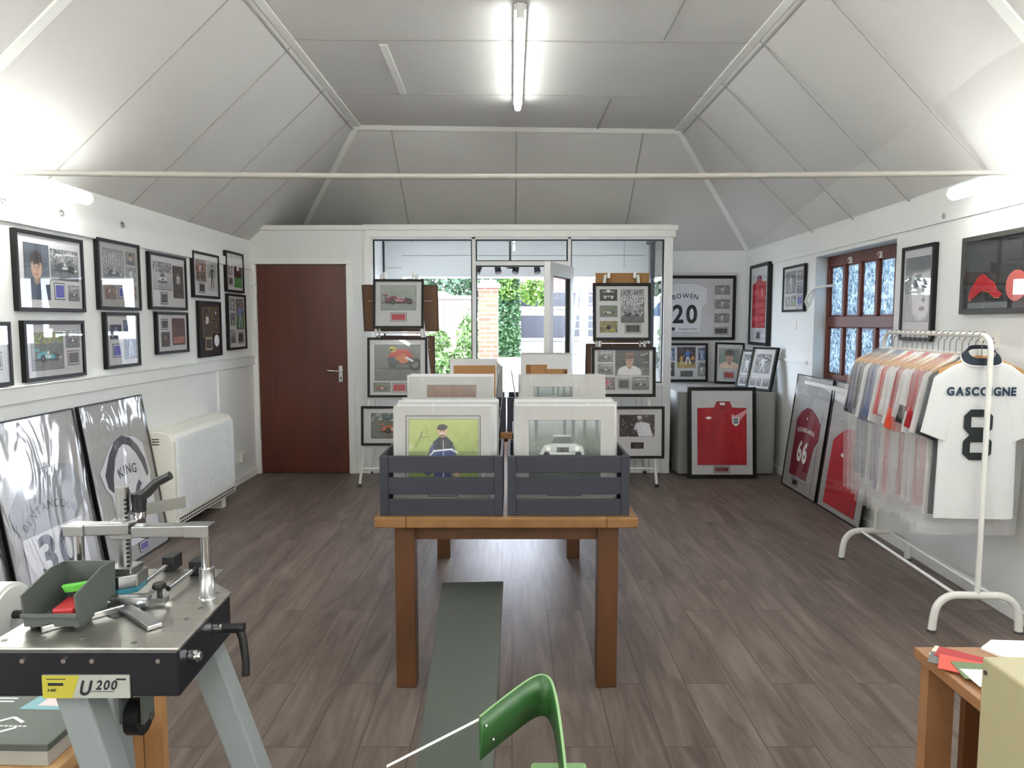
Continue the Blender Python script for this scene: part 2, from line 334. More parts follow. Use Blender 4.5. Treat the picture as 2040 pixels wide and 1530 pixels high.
def photo(p, x0, z0, y, parent, name='photo_print', edge=(40, 40, 40)):
    C = p.out(edge); nx, ny = p.nx, p.ny; me = bpy.data.meshes.new(name)
    V = [(x0+p.w*i/(nx-1), y, z0+p.h*j/(ny-1)) for j in range(ny) for i in range(nx)]
    me.from_pydata(V, [], [(j*nx+i, j*nx+i+1, (j+1)*nx+i+1, (j+1)*nx+i) for j in range(ny-1) for i in range(nx-1)])
    at = me.color_attributes.new('ink', 'FLOAT_COLOR', 'POINT'); A = np.ones((nx*ny, 4), np.float32); A[:, :3] = C.reshape(-1, 3); at.data.foreach_set('color', A.ravel())
    me.materials.append(M.photo); o = bpy.data.objects.new(name, me); COL.objects.link(o); o.parent = parent; return o
GR = [(60, 60, 62), (120, 120, 122), (190, 190, 190), (30, 30, 32)]
BR_ = [(70, 50, 40), (120, 90, 70), (170, 150, 130), (40, 30, 28)]
MIX = [(60, 60, 66), (150, 60, 60), (200, 196, 190), (60, 80, 130), (30, 30, 32), (120, 110, 90)]
SK = (194, 156, 132)
def car(p, x, y, s, body=(180, 40, 40), acc=(230, 230, 230), flip=1):
    X = lambda d: x+flip*d*s/p.a
    p.ell(x, y-.09*s, 1.15*s, .07*s, (50, 50, 52), soft=.6)
    for d, e, r in ((-.78, .05, .15), (.55, .09, .12)): p.ell(X(d), y+e*s, r*s, .19*s, (28, 28, 30))
    p.poly([(X(-.95), y+.0*s), (X(-.9), y+.2*s), (X(-.3), y+.42*s), (X(-.05), y+.2*s), (X(.5), y+.16*s), (X(1.05), y+.02*s), (X(.9), y-.05*s), (X(-.2), y-.08*s)], body)
    p.poly([(X(-.35), y+.02*s), (X(-.3), y+.16*s), (X(.3), y+.13*s), (X(.3), y+.0*s)], acc)
    p.ell(X(.02), y+.27*s, .1*s, .1*s, acc); p.rect(min(X(-1.1), X(-.75)), y+.38*s, max(X(-1.1), X(-.75)), y+.5*s, body); p.line(X(-.92), y+.1*s, X(-.92), y+.42*s, .03*s, (40, 40, 42))
    p.line(X(.7), y-.06*s, X(1.2), y-.03*s, .045*s, acc)
    for d, e, r in ((-.42, -.02, .19), (.78, .0, .17)): p.ell(X(d), y+e*s, r*s, .21*s, (22, 22, 24)); p.ell(X(d), y+e*s, r*.45*s, .09*s, (110, 110, 112))
    return p
def man(p, x, y, h, top=(60, 80, 160), leg=(40, 40, 44), skin=SK, hair=(50, 36, 28), pose=0):
    w = h/p.a; a = .06*w*(1 if pose else .3)
    p.line(x-.03*w, y+.48*h, x-.07*w-a, y+.02*h, .045*h, leg); p.line(x+.03*w, y+.48*h, x+.07*w+a*1.6, y+.05*h, .045*h, leg)
    p.poly([(x-.11*w, y+.8*h), (x+.11*w, y+.8*h), (x+.085*w, y+.45*h), (x-.085*w, y+.45*h)], top)
    p.line(x-.1*w, y+.78*h, x-.17*w-a, y+.5*h, .032*h, top); p.line(x+.1*w, y+.78*h, x+.17*w+a, y+.52*h+(.2*h if pose else 0), .032*h, top)
    p.ell(x, y+.9*h, .055*h, .075*h, skin); p.ell(x, y+.94*h, .058*h, .045*h, hair); return p
def bust(p, x, y, s, shirt=(60, 66, 90), skin=SK, hair=(52, 40, 34), turn=0.):
    p.ell(x, y-.95*s, .95*s, .62*s, shirt); p.line(x, y-.45*s, x, y-.2*s, .17*s, tuple(c*.85 for c in skin))
    p.ell(x, y+.28*s, .37*s, .36*s, hair); p.ell(x, y+.02*s, .31*s, .42*s, skin); p.ell(x, y+.34*s, .34*s, .17*s, hair)
    for d in (-.13, .13): p.ell(x+(d+turn)*s/p.a, y+.06*s, .055*s, .03*s, (50, 40, 38)); p.line(x+(d-.07+turn)*s/p.a, y+.14*s, x+(d+.07+turn)*s/p.a, y+.15*s, .018*s, hair)
    p.line(x+turn*s/p.a, y+.04*s, x+(turn+.03)*s/p.a, y-.08*s, .03*s, tuple(c*.82 for c in skin)); p.line(x+(turn-.1)*s/p.a, y-.2*s, x+(turn+.1)*s/p.a, y-.2*s, .022*s, (150, 90, 84)); return p
def bike(p, x, y, s, col=(206, 60, 40)):
    X = lambda d: x+d*s/p.a
    p.ell(x, y-.42*s, 1.1*s, .06*s, (60, 62, 62), soft=.6)
    p.ell(X(.62), y-.22*s, .3*s, .3*s, (26, 26, 28)); p.ell(X(.62), y-.22*s, .17*s, .17*s, (120, 110, 110)); p.ell(X(-.45), y-.18*s, .22*s, .24*s, (30, 30, 34))
    p.poly([(X(-.75), y-.05*s), (X(-.5), y+.3*s), (X(.2), y+.2*s), (X(.75), y-.02*s), (X(.5), y-.22*s), (X(-.3), y-.25*s)], (54, 54, 66))
    p.poly([(X(-.7), y+.15*s), (X(-.3), y+.52*s), (X(.25), y+.5*s), (X(.55), y+.16*s), (X(.1), y+.1*s)], col); p.poly([(X(-.35), y+.1*s), (X(.1), y+.32*s), (X(.3), y-.1*s), (X(0), y-.2*s)], (214, 120, 60))
    p.ell(X(-.45), y+.5*s, .17*s, .15*s, (216, 200, 90)); p.ell(X(-.52), y+.47*s, .08*s, .06*s, (40, 40, 60)); p.line(X(.2), y+.1*s, X(.5), y-.05*s, .06*s, (230, 226, 220)); return p
def sal(p, x, y, s, body=(176, 180, 180)):
    X = lambda d: x+d*s/p.a
    p.ell(x, y-.3*s, 1.05*s, .08*s, (46, 50, 48), soft=.6)
    p.poly([(X(-.42), y+.2*s), (X(-.3), y+.52*s), (X(.34), y+.52*s), (X(.5), y+.2*s)], (70, 76, 76)); p.line(X(-.32), y+.54*s, X(.36), y+.54*s, .035*s, body)
    p.poly([(X(-.85), y-.05*s), (X(-.7), y+.16*s), (X(-.4), y+.22*s), (X(.55), y+.22*s), (X(.85), y+.1*s), (X(.92), y-.12*s), (X(-.8), y-.2*s)], body)
    p.rect(X(-.2), y-.14*s, X(.3), y+.06*s, (60, 64, 62))
    for d in (-.55, .62): p.ell(X(d), y+.02*s, .09*s, .09*s, (226, 228, 226))
    p.line(X(-.88), y-.18*s, X(.9), y-.2*s, .035*s, (210, 212, 212))
    for d in (-.62, .68): p.ell(X(d), y-.24*s, .13*s, .14*s, (26, 26, 28))
    return p
def flag(p, x0, y0, x1, y1):
    p.rect(x0, y0, x1, y1, (40, 44, 100)); p.line(x0, y0, x1, y1, .06, (226, 222, 222)); p.line(x0, y1, x1, y0, .06, (226, 222, 222)); p.line(x0, y0, x1, y1, .025, (190, 40, 50)); p.line(x0, y1, x1, y0, .025, (190, 40, 50))
    xm, ym = (x0+x1)/2, (y0+y1)/2; p.line(xm, y0, xm, y1, .08, (226, 222, 222)); p.line(x0, ym, x1, ym, .08, (226, 222, 222)); p.line(xm, y0, xm, y1, .05, (196, 40, 50)); p.line(x0, ym, x1, ym, .05, (196, 40, 50)); return p
# subjects by key; each gets a fresh Pic of the right size
def S_(kind, w, h, seed, **k):
    res = k.get('res', 48)
    def P(bg=(120, 120, 120)): return Pic(w, h, bg, res, seed)
    if kind == 'carbw': p = P((150, 150, 152)).grad((96, 96, 98), (150, 150, 152)); p.crowd(.6, 1, GR, 14); car(p, .5, .36, .36*min(p.a, 1.5), (70, 70, 74), (226, 226, 226)); p.line(.2, .82, .85, .86, .03, (220, 220, 220))
    elif kind == 'car': p = P((112, 114, 112)).grad((120, 118, 114), (96, 108, 92)); p.crowd(.7, 1, k.get('pal', [(90, 120, 80), (140, 150, 110), (70, 90, 110)]), 12, .8); car(p, .5, .32, .36*min(p.a, 1.5), k.get('body', (70, 150, 160)), (220, 220, 216), k.get('flip', 1))
    elif kind == 'cargrey': p = P((150, 160, 154)).grad((140, 150, 146), (160, 168, 160)); p.noise(4, 14); car(p, .5, .36, .40*p.a, (128, 60, 76), (196, 150, 150))
    elif kind == 'bike': p = P((122, 124, 122)).grad((104, 106, 104), (126, 128, 126)); p.noise(3, 18); p.line(0, .3, 1, .34, .01, (150, 152, 150)); bike(p, .60, .58, .58)
    elif kind == 'port': p = P(k.get('bg', (90, 96, 100))); p.noise(3, 26); bust(p, .5+k.get('dx', 0), .56, .6*min(1, p.a*1.15), k.get('shirt', (60, 66, 90)), k.get('skin', SK), k.get('hair', (52, 40, 34)), k.get('turn', 0))
    elif kind == 'play': p = P((70, 110, 60)); p.crowd(.42, 1, k.get('pal', MIX), 18); p.grad(k.get('g0', (80, 128, 60)), k.get('g1', (96, 140, 70)), 0, .42); man(p, .5, .06, .82*min(1, p.a*1.6), k.get('top', (60, 90, 170)), k.get('leg', (230, 230, 230)), pose=1)
    elif kind == 'playbw': p = P((110, 110, 110)); p.crowd(.4, 1, GR, 18); p.grad((120, 120, 120), (140, 140, 140), 0, .4); man(p, .5, .06, .84*min(1, p.a*1.6), (226, 226, 226), (210, 210, 210), (180, 180, 180), (50, 50, 50), 1)
    elif kind == 'dark': p = P((40, 34, 32)); p.crowd(0, 1, [(34, 26, 26), (70, 50, 44), (50, 40, 38), (110, 90, 76)], 12); man(p, .5, .1, .75*min(1, p.a*1.6), k.get('top', (150, 120, 96)), (60, 44, 38))
    elif kind == 'grp': p = P((150, 146, 140)); p.crowd(0, 1, k.get('pal', BR_), 10, .8); [man(p, x, .08+.03*(i % 2), .7, c, (60, 50, 46)) for i, (x, c) in enumerate(zip((.2, .42, .62, .82), ((160, 60, 56), (206, 196, 180), (90, 70, 60), (180, 120, 90))))]
    elif kind == 'clas': p = P((176, 176, 176)); p.crowd(.62, 1, GR, 16); p.grad((150, 150, 150), (190, 190, 190), 0, .62); sal(p, .5, .4, .36, (216, 216, 216))
    elif kind == 'stand': p = P((96, 100, 112)); p.crowd(.0, 1, k.get('pal', [(60, 70, 96), (96, 108, 132), (150, 160, 176), (34, 40, 60)]), 16); [p.line(x, .82, x-.06, .5, .012, (216, 220, 226)) for x in np.linspace(.08, .95, 9)]; p.grad((80, 84, 90), (104, 108, 116), 0, .2); car(p, .5, .22, .3*min(p.a, 1.4), (50, 54, 62), (200, 204, 210))
    elif kind == 'wheelk': p = P((44, 44, 46)); p.ell(.5, .84, .2, .12, (226, 226, 226)); p.line(.18, .8, .82, .8, .04, (206, 206, 206)); [p.ell(x, .3, .1, .13, (206, 206, 210)) for x in (.3, .7)]; p.line(.2, .42, .8, .42, .04, (190, 190, 196)); p.ell(.5, .4, .16, .1, (150, 150, 156))
    elif kind == 'yel': p = P((60, 56, 46)); p.crowd(0, 1, [(60, 56, 50), (170, 160, 60), (110, 104, 90), (200, 196, 80)], 9); p.ell(.5, .45, .2, .2, (40, 40, 40))
    elif kind == 'flag': p = P((60, 54, 50)); p.crowd(0, 1, MIX, 16); flag(p, .3, .3, .74, .84)
    elif kind == 'whiteman': p = P((56, 58, 60)).noise(5, 20); p.crowd(0, .35, GR, 12, .5); p.line(.0, .66, 1, .62, .015, (96, 98, 100)); bust(p, .42, .58, .52, (226, 226, 228), SK, (96, 74, 60)); p.ell(.42, .86, .2, .05, (150, 110, 84)); p.line(.74, .8, .95, .88, .02, (220, 220, 220)); p.line(.8, .52, .96, .52, .02, (210, 210, 210))
    elif kind == 'celeb': p = P((44, 40, 42)); p.crowd(0, 1, [(30, 28, 32), (70, 60, 62), (40, 36, 40), (150, 130, 124)], 13); p.poly([(.45, .55), (.62, .68), (.84, .6), (.95, 0), (.55, 0)], (226, 226, 236)); p.ell(.58, .8, .11, .13, (150, 110, 92)); p.ell(.57, .88, .12, .08, (214, 214, 222)); p.line(.5, .6, .44, .35, .06, (216, 216, 226))
    elif kind == 'foot2': p = P((70, 60, 66)); p.crowd(.3, 1, [(50, 40, 50), (90, 70, 76), (60, 50, 60), (120, 90, 90)], 16); p.grad((196, 160, 76), (170, 150, 80), 0, .3); man(p, .58, .16, .78, (70, 120, 206), (236, 236, 236), pose=1); man(p, .24, .14, .5, (216, 160, 60), (220, 200, 150), pose=1); man(p, .85, .14, .5, (226, 150, 60), (60, 60, 90))
    elif kind == 'blue': p = P((76, 92, 132)); p.crowd(0, 1, [(70, 84, 126), (110, 128, 166), (50, 56, 84), (170, 184, 206)], 10, .7); man(p, .52, .04, .9*min(1, p.a*2.2), (150, 176, 216), (190, 206, 230))
    elif kind == 'gate': p = P((40, 42, 66)); p.line(.2, .2, .5, .8, .05, (190, 190, 206)); p.line(.8, .2, .5, .8, .05, (190, 190, 206)); p.line(.1, .3, .9, .3, .05, (150, 150, 176)); p.ell(.5, .65, .12, .12, (120, 110, 150)); p.noise(6, 30)
    elif kind == 'rug': p = P((90, 46, 38)); p.crowd(0, 1, [(60, 30, 28), (110, 60, 46), (80, 44, 38)], 9); man(p, .5, .3, .6, (60, 44, 44), (70, 36, 32), (170, 120, 96)); [p.line(.1, y, .9, y+.03, .03, (196, 120, 96)) for y in (.1, .18, .26)]
    elif kind == 'snook': p = P((50, 34, 34)); p.crowd(.35, 1, [(60, 26, 30), (90, 40, 40), (30, 24, 26)], 10); p.grad((60, 150, 60), (70, 160, 66), 0, .36); man(p, .5, .3, .62*min(1, p.a*2), (230, 226, 220), (40, 36, 40)); p.ell(.45, .2, .03, .03, (220, 60, 60))
    elif kind == 'golf':
        p = P((140, 150, 80)).grad((128, 150, 66), (166, 178, 92), 0, 1); p.noise(4, 12); p.crowd(.24, .44, [(96, 112, 66), (116, 128, 76)], 10, .5)
        p.line(.1, .52, .2, .8, .006, (96, 96, 60)); p.line(.2, .8, .16, .6, .005, (96, 96, 60)); p.line(.16, .68, .3, .7, .006, (96, 96, 60)); p.line(.24, .72, .27, .82, .005, (96, 96, 60))
        b = (44, 62, 126); k_ = (34, 38, 54)
        p.line(.37, .5, .28, .1, .075, b); p.line(.6, .5, .69, .1, .07, b); p.ell(.69, .12, .05, .05, SK); p.line(.69, .06, .7, .0, .05, SK)
        p.poly([(.36, .62), (.44, .68), (.56, .68), (.62, .6), (.62, 0), (.36, 0)], b); p.poly([(.35, .6), (.44, .7), (.55, .7), (.64, .58), (.62, .46), (.36, .44)], k_)
        p.line(.3, .36, .37, .46, .012, (226, 230, 236)); p.line(.62, .47, .7, .42, .012, (226, 230, 236)); p.line(.36, .45, .62, .48, .014, (226, 230, 236)); p.line(.495, .62, .5, 0, .008, (190, 200, 220))
        p.ell(.485, .78, .075, .1, (196, 150, 124)); p.ell(.485, .715, .05, .03, (132, 104, 90)); p.ell(.485, .86, .085, .05, (44, 48, 56)); p.line(.42, .83, .5, .84, .02, (36, 40, 48)); p.line(.46, .745, .51, .745, .01, (230, 226, 220)); p.line(.455, .80, .47, .80, .008, (60, 50, 46)); p.line(.5, .80, .515, .80, .008, (60, 50, 46))
    elif kind == 'jag': p = P((120, 126, 120)).grad((84, 92, 86), (110, 118, 110), 0, .7); p.grad((110, 120, 120), (150, 160, 160), .7, 1); [p.line(x, .66, x, 1, .03, (90, 98, 98)) for x in (.1, .5, .62, .78, .95)]; p.ell(.85, .35, .25, .4, (80, 88, 78), soft=.8); sal(p, .46, .5, .42, (176, 184, 180))
    elif kind == 'hill': p = P((120, 88, 70)); p.poly([(.3, 0), (1, .62), (1, 0)], (176, 190, 188)); p.line(.75, .3, .78, .9, .012, (110, 120, 120)); p.line(.6, .1, .95, .2, .012, (120, 130, 130))
    elif kind == 'face':
        p = P((150, 152, 154)).grad((168, 170, 172), (120, 124, 126)); p.ell(.66, .46, .33, .44, (214, 214, 216)); p.ell(.6, .9, .4, .14, (96, 100, 104), soft=.5)
        for x, y, r in ((.52, .6, .09), (.84, .54, .07)): p.ell(x, y, r*1.25, r, (96, 102, 112), soft=.7); p.ell(x, y-.01, r*.5, r*.45, (50, 54, 60)); p.ell(x+.01, y, r*.2, r*.2, (206, 206, 210)); p.line(x-.12, y+.1, x+.12, y+.11, .02, (120, 124, 130))
        p.line(.72, .55, .78, .36, .025, (170, 170, 174)); p.ell(.77, .33, .05, .03, (140, 140, 144)); p.ell(.72, .2, .09, .035, (150, 136, 132)); p.line(.2, .62, .3, .2, .03, (170, 172, 174)); p.noise(5, 8)
    else: p = P()
    return p
# ================================================================ the setting
XL = -2.54
def xr(Y): return 2.55+(Y-3.5)*.03
YF, YB, YP, EV, FL = 8.35, -3.6, 7.08, 2.28, 3.30        # front wall, rear wall, partition, eave, flat ceiling
fl = MB().box(XL-.2, 3.1, YB-.2, YF+.15, -.12, 0); struct('floor', fl, M.floor)
w = MB().box(XL-.2, XL, YB-.2, YF+.2, 0, EV)
w.box(XL, XL+.012, YB, YP, 0, 1.09); struct('wall_left', w, M.wall)
def rslab(mb, Y0, Y1, z0, z1, t=.26, s=0):
    return mb.prism([(xr(Y0)-s, Y0), (xr(Y1)-s, Y1), (xr(Y1)+t, Y1), (xr(Y0)+t, Y0)], z0, z1, 'z')
WY0, WY1, WZ0, WZ1 = 4.93, 6.42, .98, 2.06
w = MB(); rslab(w, YB-.2, WY0, 0, EV); rslab(w, WY1, YF+.2, 0, EV); rslab(w, WY0, WY1, 0, WZ0); rslab(w, WY0, WY1, WZ1, EV)
rslab(w, YB-.2, YF+.2, EV, EV+.14, s=-.004); w.prism([(xr(WY1), WY1-.08), (xr(WY1), WY1), (xr(WY1)+.2, WY1)], WZ0, WZ1, 'z')
struct('wall_right', w, M.wall)
struct('wall_rear', MB().prism([(XL-.2, 0), (3.0, 0), (2.9, EV), (1.6, FL+.02), (-1.45, FL+.02), (XL-.2, EV)], YB-.2, YB), M.wall)
w = MB().box(XL, -1.42, YF, YF+.2, 0, EV+.1); w.box(1.54, 2.72, YF, YF+.2, 0, EV+.06); struct('wall_front', w, M.wall)
# hipped boarded ceiling
FLx, FRx, FLy, FRy = -1.44, 1.575, 6.84, 6.99
V = [(XL, YB, EV), (XL, YF, EV), (FLx, YB, FL), (FLx, FLy, FL), (FRx, YB, FL), (FRx, FRy, FL), (xr(YB), YB, EV), (xr(YF), YF, EV+.03)]
c = MB().add(V, [(0, 1, 3, 2), (2, 3, 5, 4), (4, 5, 7, 6), (3, 1, 7), (3, 7, 5)])
V2 = [(x*1.02, y+(.06 if y > 6 else -.06), z+.09) for x, y, z in V]; c.add(V2, [(2, 3, 1, 0), (4, 5, 3, 2), (6, 7, 5, 4), (5, 7, 1, 3)])
struct('ceiling', c, M.ceil)
def onslope(side, Y, t):                                             # point on a side slope, t = 0 at the eave, 1 at the flat
    a, b = (XL, FLx) if side < 0 else (xr(Y), FRx)
    return Vector((a+(b-a)*t, Y, EV+(FL-EV)*t))
def strip(p0, p1, wd, m, th=.006, nrm=None):
    p0, p1 = Vector(p0), Vector(p1); mb = MB(); mb.bar(p0, p1, wd, th, up=nrm or (0, 0, 1)); return trim(mb, m)
NL = Vector((FL-EV, 0, -(FLx-XL))).normalized(); NR = Vector((-(FL-EV), 0, -(2.62-FRx))).normalized(); NF = Vector((0, -(FL-EV), -(YF-FRy))).normalized()
for sd_, nn, ys in ((-1, NL, (4.04, 4.9, 5.76, 6.62)), (1, NR, (3.96, 4.79, 5.62, 6.43))):
    for Y in ys: strip(onslope(sd_, Y, 0)+nn*.002, onslope(sd_, Y, 1)+nn*.002, .011, M.joint, .004, nn)
    Y = 3.2 if sd_ < 0 else 3.13; strip(onslope(sd_, Y, 0)+nn*.004, onslope(sd_, Y, 1)+nn*.004, .06, M.trim, .012, nn)
for Y in (.5, 1.4, 2.3):
    for sd_, nn in ((-1, NL), (1, NR)): strip(onslope(sd_, Y, 0)+nn*.002, onslope(sd_, Y, 1)+nn*.002, .011, M.joint, .004, nn)
for Y in (2.6, 3.72, 4.82, 5.93): strip((FLx, Y-.03, FL-.002), (FRx, Y+.03, FL-.002), .012, M.joint, .004)
for x0, y0, x1, y1, w_, m_ in ((-.84, 4.88, -.86, 5.9, .05, M.trim), (.97, 3.74, .97, 4.8, .014, M.joint), (.80, 5.98, .80, 6.93, .02, M.joint)): strip((x0, y0, FL-.003), (x1, y1, FL-.003), w_, m_, .006)
for x in (-1.12, .04, 1.24):
    p1 = Vector((x, FLy+(FRy-FLy)*(x-FLx)/(FRx-FLx), FL)); p0 = Vector((x, YF, EV+.03*(x-XL)/(xr(YF)-XL))); k = (x-FLx)/(xr(YF)-FLx); pm = Vector(V[3]).lerp(Vector(V[7]), k); q = MB(); q.bar(p0+NF*.002, pm+NF*.002, .013, .008, up=NF); q.bar(pm+NF*.002, p1+NF*.002, .013, .008, up=NF); trim(q, M.joint)
# battens along the edges of the flat and down the hips
strip((FLx+.02, YB, FL-.005), (FLx+.02, FLy, FL-.005), .06, M.trim, .014); strip((FRx-.02, YB, FL-.005), (FRx-.02, FRy, FL-.005), .06, M.trim, .014)
strip(Vector((FLx, YB, FL))+NL*.004-Vector((.03, 0, .03)), Vector((FLx, FLy, FL))+NL*.004-Vector((.03, 0, .03)), .012, M.joint, .006, NL)
strip(Vector((FRx, YB, FL))+NR*.004+Vector((.03, 0, -.03)), Vector((FRx, FRy, FL))+NR*.004+Vector((.03, 0, -.03)), .012, M.joint, .006, NR)
strip((FLx, FLy-.005, FL-.012), (FRx, FRy-.005, FL-.012), .05, M.trim, .014, NF)
strip(Vector((FLx, FLy, FL))+NF*.01, Vector((XL, YF, EV))+NF*.01, .07, M.trim, .014, NF+NL); strip(Vector((FRx, FRy, FL))+NF*.01, Vector((xr(YF), YF, EV+.03))+NF*.01, .07, M.trim, .014, NF+NR)
# rails, dados, skirting
def lrail(z0, z1, d, Y0=YB, Y1=YP, m=None): return trim(MB().box(XL, XL+d, Y0, Y1, z0, z1), m or M.wall, bevel=.004)
def rrail(z0, z1, d, Y0, Y1): return trim(MB().prism([(xr(Y0)-d, Y0), (xr(Y1)-d, Y1), (xr(Y1), Y1), (xr(Y0), Y0)], z0, z1, 'z'), M.wall, bevel=.003)
lrail(2.00, 2.075, .022); lrail(1.085, 1.165, .03); lrail(1.165, 1.175, .04)
rrail(2.09, 2.15, .012, YB, 5.0); rrail(2.09, 2.15, .012, 5.0, YF); rrail(1.12, 1.15, .014, 6.45, YF)
trim(MB().box(1.56, 2.68, YF-.012, YF, 1.10, 1.14), M.wall); trim(MB().box(1.56, 2.68, YF-.012, YF, 2.06, 2.10), M.wall)
trim(MB().box(XL, XL+.028, 6.17, 6.21, 0, 1.085), M.wall)
struct('baseboard_left', MB().box(XL, XL+.026, YB, YP, 0, .07), M.trim, bevel=.003)
b = MB(); Y0 = YB
for Y1 in (3.0, 5.5, YF): b.prism([(xr(Y0)-.02, Y0), (xr(Y1)-.02, Y1), (xr(Y1), Y1), (xr(Y0), Y0)], 0, .06, 'z'); Y0 = Y1
struct('baseboard_right', b, M.trim)
# partition with the brown door and the glazed porch
w = MB()
w.box(XL, -2.50, YP, YP+.1, 0, 2.38); w.box(-1.60, -1.40, YP, YP+.1, 0, 2.38); w.box(-2.50, -1.60, YP, YP+.1, 2.06, 2.38)
struct('wall_partition', w, M.wall)
trim(MB().box(XL, 1.60, YP-.035, YP+.12, 2.38, 2.425), M.trim, bevel=.004); trim(MB().box(-1.42, 1.58, YP-.02, YP+.1, 2.315, 2.38), M.trim, bevel=.003)
trim(MB().box(-1.43, -1.37, YP-.014, YP, 0, 2.32), M.trim)
a = MB().box(-2.54, -2.483, YP-.022, YP+.1, 0, 2.055); a.box(-1.608, -1.545, YP-.022, YP+.1, 0, 2.055); a.box(-2.54, -1.545, YP-.022, YP+.1, 2.055, 2.12); a.box(-2.483, -1.608, YP+.05, YP+.1, 2.03, 2.055)
trim(a, M.trim, bevel=.004)
d = struct('door_1', MB().box(-2.479, -1.612, YP+.005, YP+.045, .006, 2.05), M.door, label='plain mahogany brown flush door')
pl = MB().box(-1.70, -1.66, YP-.004, YP+.006, .91, 1.07); pl = pl.build('handle_plate', M.chrome, d, .002); tag(pl, 'chrome backplate')
MB().tube([(-1.68, YP-.004, 1.02), (-1.68, YP-.045, 1.02), (-1.70, YP-.055, 1.02), (-1.80, YP-.05, 1.025)], .009, 10).build('lever_handle', M.chrome, d)
MB().cyl((-1.68, YP-.004, .95), (-1.68, YP-.008, .95), .008).build('keyhole', M.gasket, d)
for z in (.25, 1.78): MB().cyl((-2.484, YP-.006, z), (-2.484, YP-.006, z+.09), .007).build('hinge', M.offw, d)
# porch frame
def glazed(n, x0, x1, z0, z1, y=YP+.05, label=None):
    g = .011; r = MB(); r.box(x0, x0+g, y-.02, y+.02, z0, z1); r.box(x1-g, x1, y-.02, y+.02, z0, z1); r.box(x0+g, x1-g, y-.02, y+.02, z0, z0+g); r.box(x0+g, x1-g, y-.02, y+.02, z1-g, z1)
    o = struct('window_%d' % n, r, M.gasket, label=label)
    MB().box(x0+g, x1-g, y-.003, y+.003, z0+g, z1-g).build('glass_pane', M.pane, o); return o
f = MB()
for x0, x1 in ((-1.37, -1.352), (-.388, -.352), (.542, .572), (1.478, 1.56)): f.box(x0, x1, YP, YP+.1, 0, 2.315)
f.box(-1.352, 1.478, YP, YP+.1, 2.295, 2.315); f.box(-.352, .542, YP, YP+.1, 2.045, 2.085); f.box(-1.352, -.388, YP, YP+.1, .86, .90); f.box(.572, 1.478, YP, YP+.1, .86, .90)
trim(f, M.upvc, bevel=.003)
trim(MB().box(-1.352, -.388, YP+.02, YP+.08, 0, .86), M.upvc); trim(MB().box(.572, 1.478, YP+.02, YP+.08, 0, .86), M.upvc)
pb = MB()
for k in range(6): pb.box(.66+.14*k, .664+.14*k, YP+.012, YP+.02, .02, .86)
trim(pb, M.joint)
glazed(2, -1.352, -.388, .90, 2.295); glazed(3, -.352, .542, 2.085, 2.295); glazed(4, .572, 1.478, .90, 2.295)
trim(MB().box(-.352, .542, YP+.03, YP+.05, 2.033, 2.045), M.gasket); trim(MB().box(-.352, -.340, YP+.03, YP+.05, 0, 2.033), M.gasket)
# porch shell
p = MB().box(-1.46, -1.42, YP+.1, YF, 0, 2.40); struct('wall_porch_left', p, M.upvc)
trim(MB().box(-1.42, -1.40, YF-.33, YF-.31, 0, 2.40), M.gasket)
struct('ceiling_porch', MB().box(-1.46, 1.56, YP+.1, YF+.2, 2.41, 2.45), M.upvc)
bm_ = MB().box(-1.42, 1.54, YF-.15, YF+.2, 2.005, 2.41); bm_.box(-1.42, -1.235, YF-.15, YF+.2, 0, 2.005); bm_.box(1.49, 1.54, YF-.1, YF+.2, 0, 2.005); struct('beam_porch', bm_, M.upvc)
trim(MB().box(-1.23, 1.5, YF-.156, YF-.15, 2.236, 2.242), M.joint); trim(MB().box(-1.42, -1.235, YF-.156, YF-.15, 2.10, 2.106), M.joint); trim(MB().box(1.255, 1.26, YF-.156, YF-.15, 2.10, 2.41), M.joint)
r = MB().box(1.50, 1.56, YP+.1, YF-.1, 0, .72); struct('wall_porch_right', r, M.upvc)
r = MB().box(1.505, 1.555, YF-.42, YF-.38, .72, 2.41); r.box(1.505, 1.555, YP+.1, YF-.1, 2.36, 2.41); r.box(1.505, 1.555, YP+.1, YF-.1, .72, .75); trim(r, mat('slate_grey_frame', (84, 88, 98), .5))
s5 = struct('window_5', MB().box(1.505, 1.555, YP+.1, YP+.12, .75, 2.36), M.upvc); MB().box(1.527, 1.533, YP+.12, YF-.1, .75, 2.36).build('glass_pane', M.pane, s5)
# white glazed door standing open into the room
d2 = bpy.data.objects.new('door_2', None); COL.objects.link(d2); d2['kind'] = 'structure'; d2['label'] = 'white glazed plastic door standing open'; d2.location = (.545, YP+.02, 0); d2.rotation_euler = (0, 0, PI+math.radians(69))
lf = MB(); W = .74; T = .06
for x0, x1, z0, z1 in ((0, .1, .02, 2.03), (W-.1, W, .02, 2.03), (.1, W-.1, .02, .28), (.1, W-.1, 1.91, 2.03)): lf.box(x0, x1, 0, T, z0, z1)
o = lf.build('door_leaf', M.upvc, d2, .006); o['kind'] = 'structure'
gk = MB()
for x0, x1, z0, z1 in ((.1, .11, .28, 1.91), (W-.11, W-.1, .28, 1.91), (.11, W-.11, .28, .29), (.11, W-.11, 1.90, 1.91)): gk.box(x0, x1, .01, T-.01, z0, z1)
gk.build('gasket', M.gasket, d2); MB().box(.11, W-.11, T/2-.004, T/2+.004, .29, 1.90).build('glass_pane', M.pane, d2)
hd = MB()
for s in (-.012, T+.012): hd.box(W-.065, W-.035, min(s, .0 if s < 0 else T), max(s, .0 if s < 0 else T), .95, 1.15); hd.tube([(W-.05, s, 1.09), (W-.05, s*1.0+(-.035 if s < 0 else .035), 1.09), (W-.16, s+(-.035 if s < 0 else .035), 1.09)], .009, 8)
hd.build('lever_handle', M.upvc, d2)
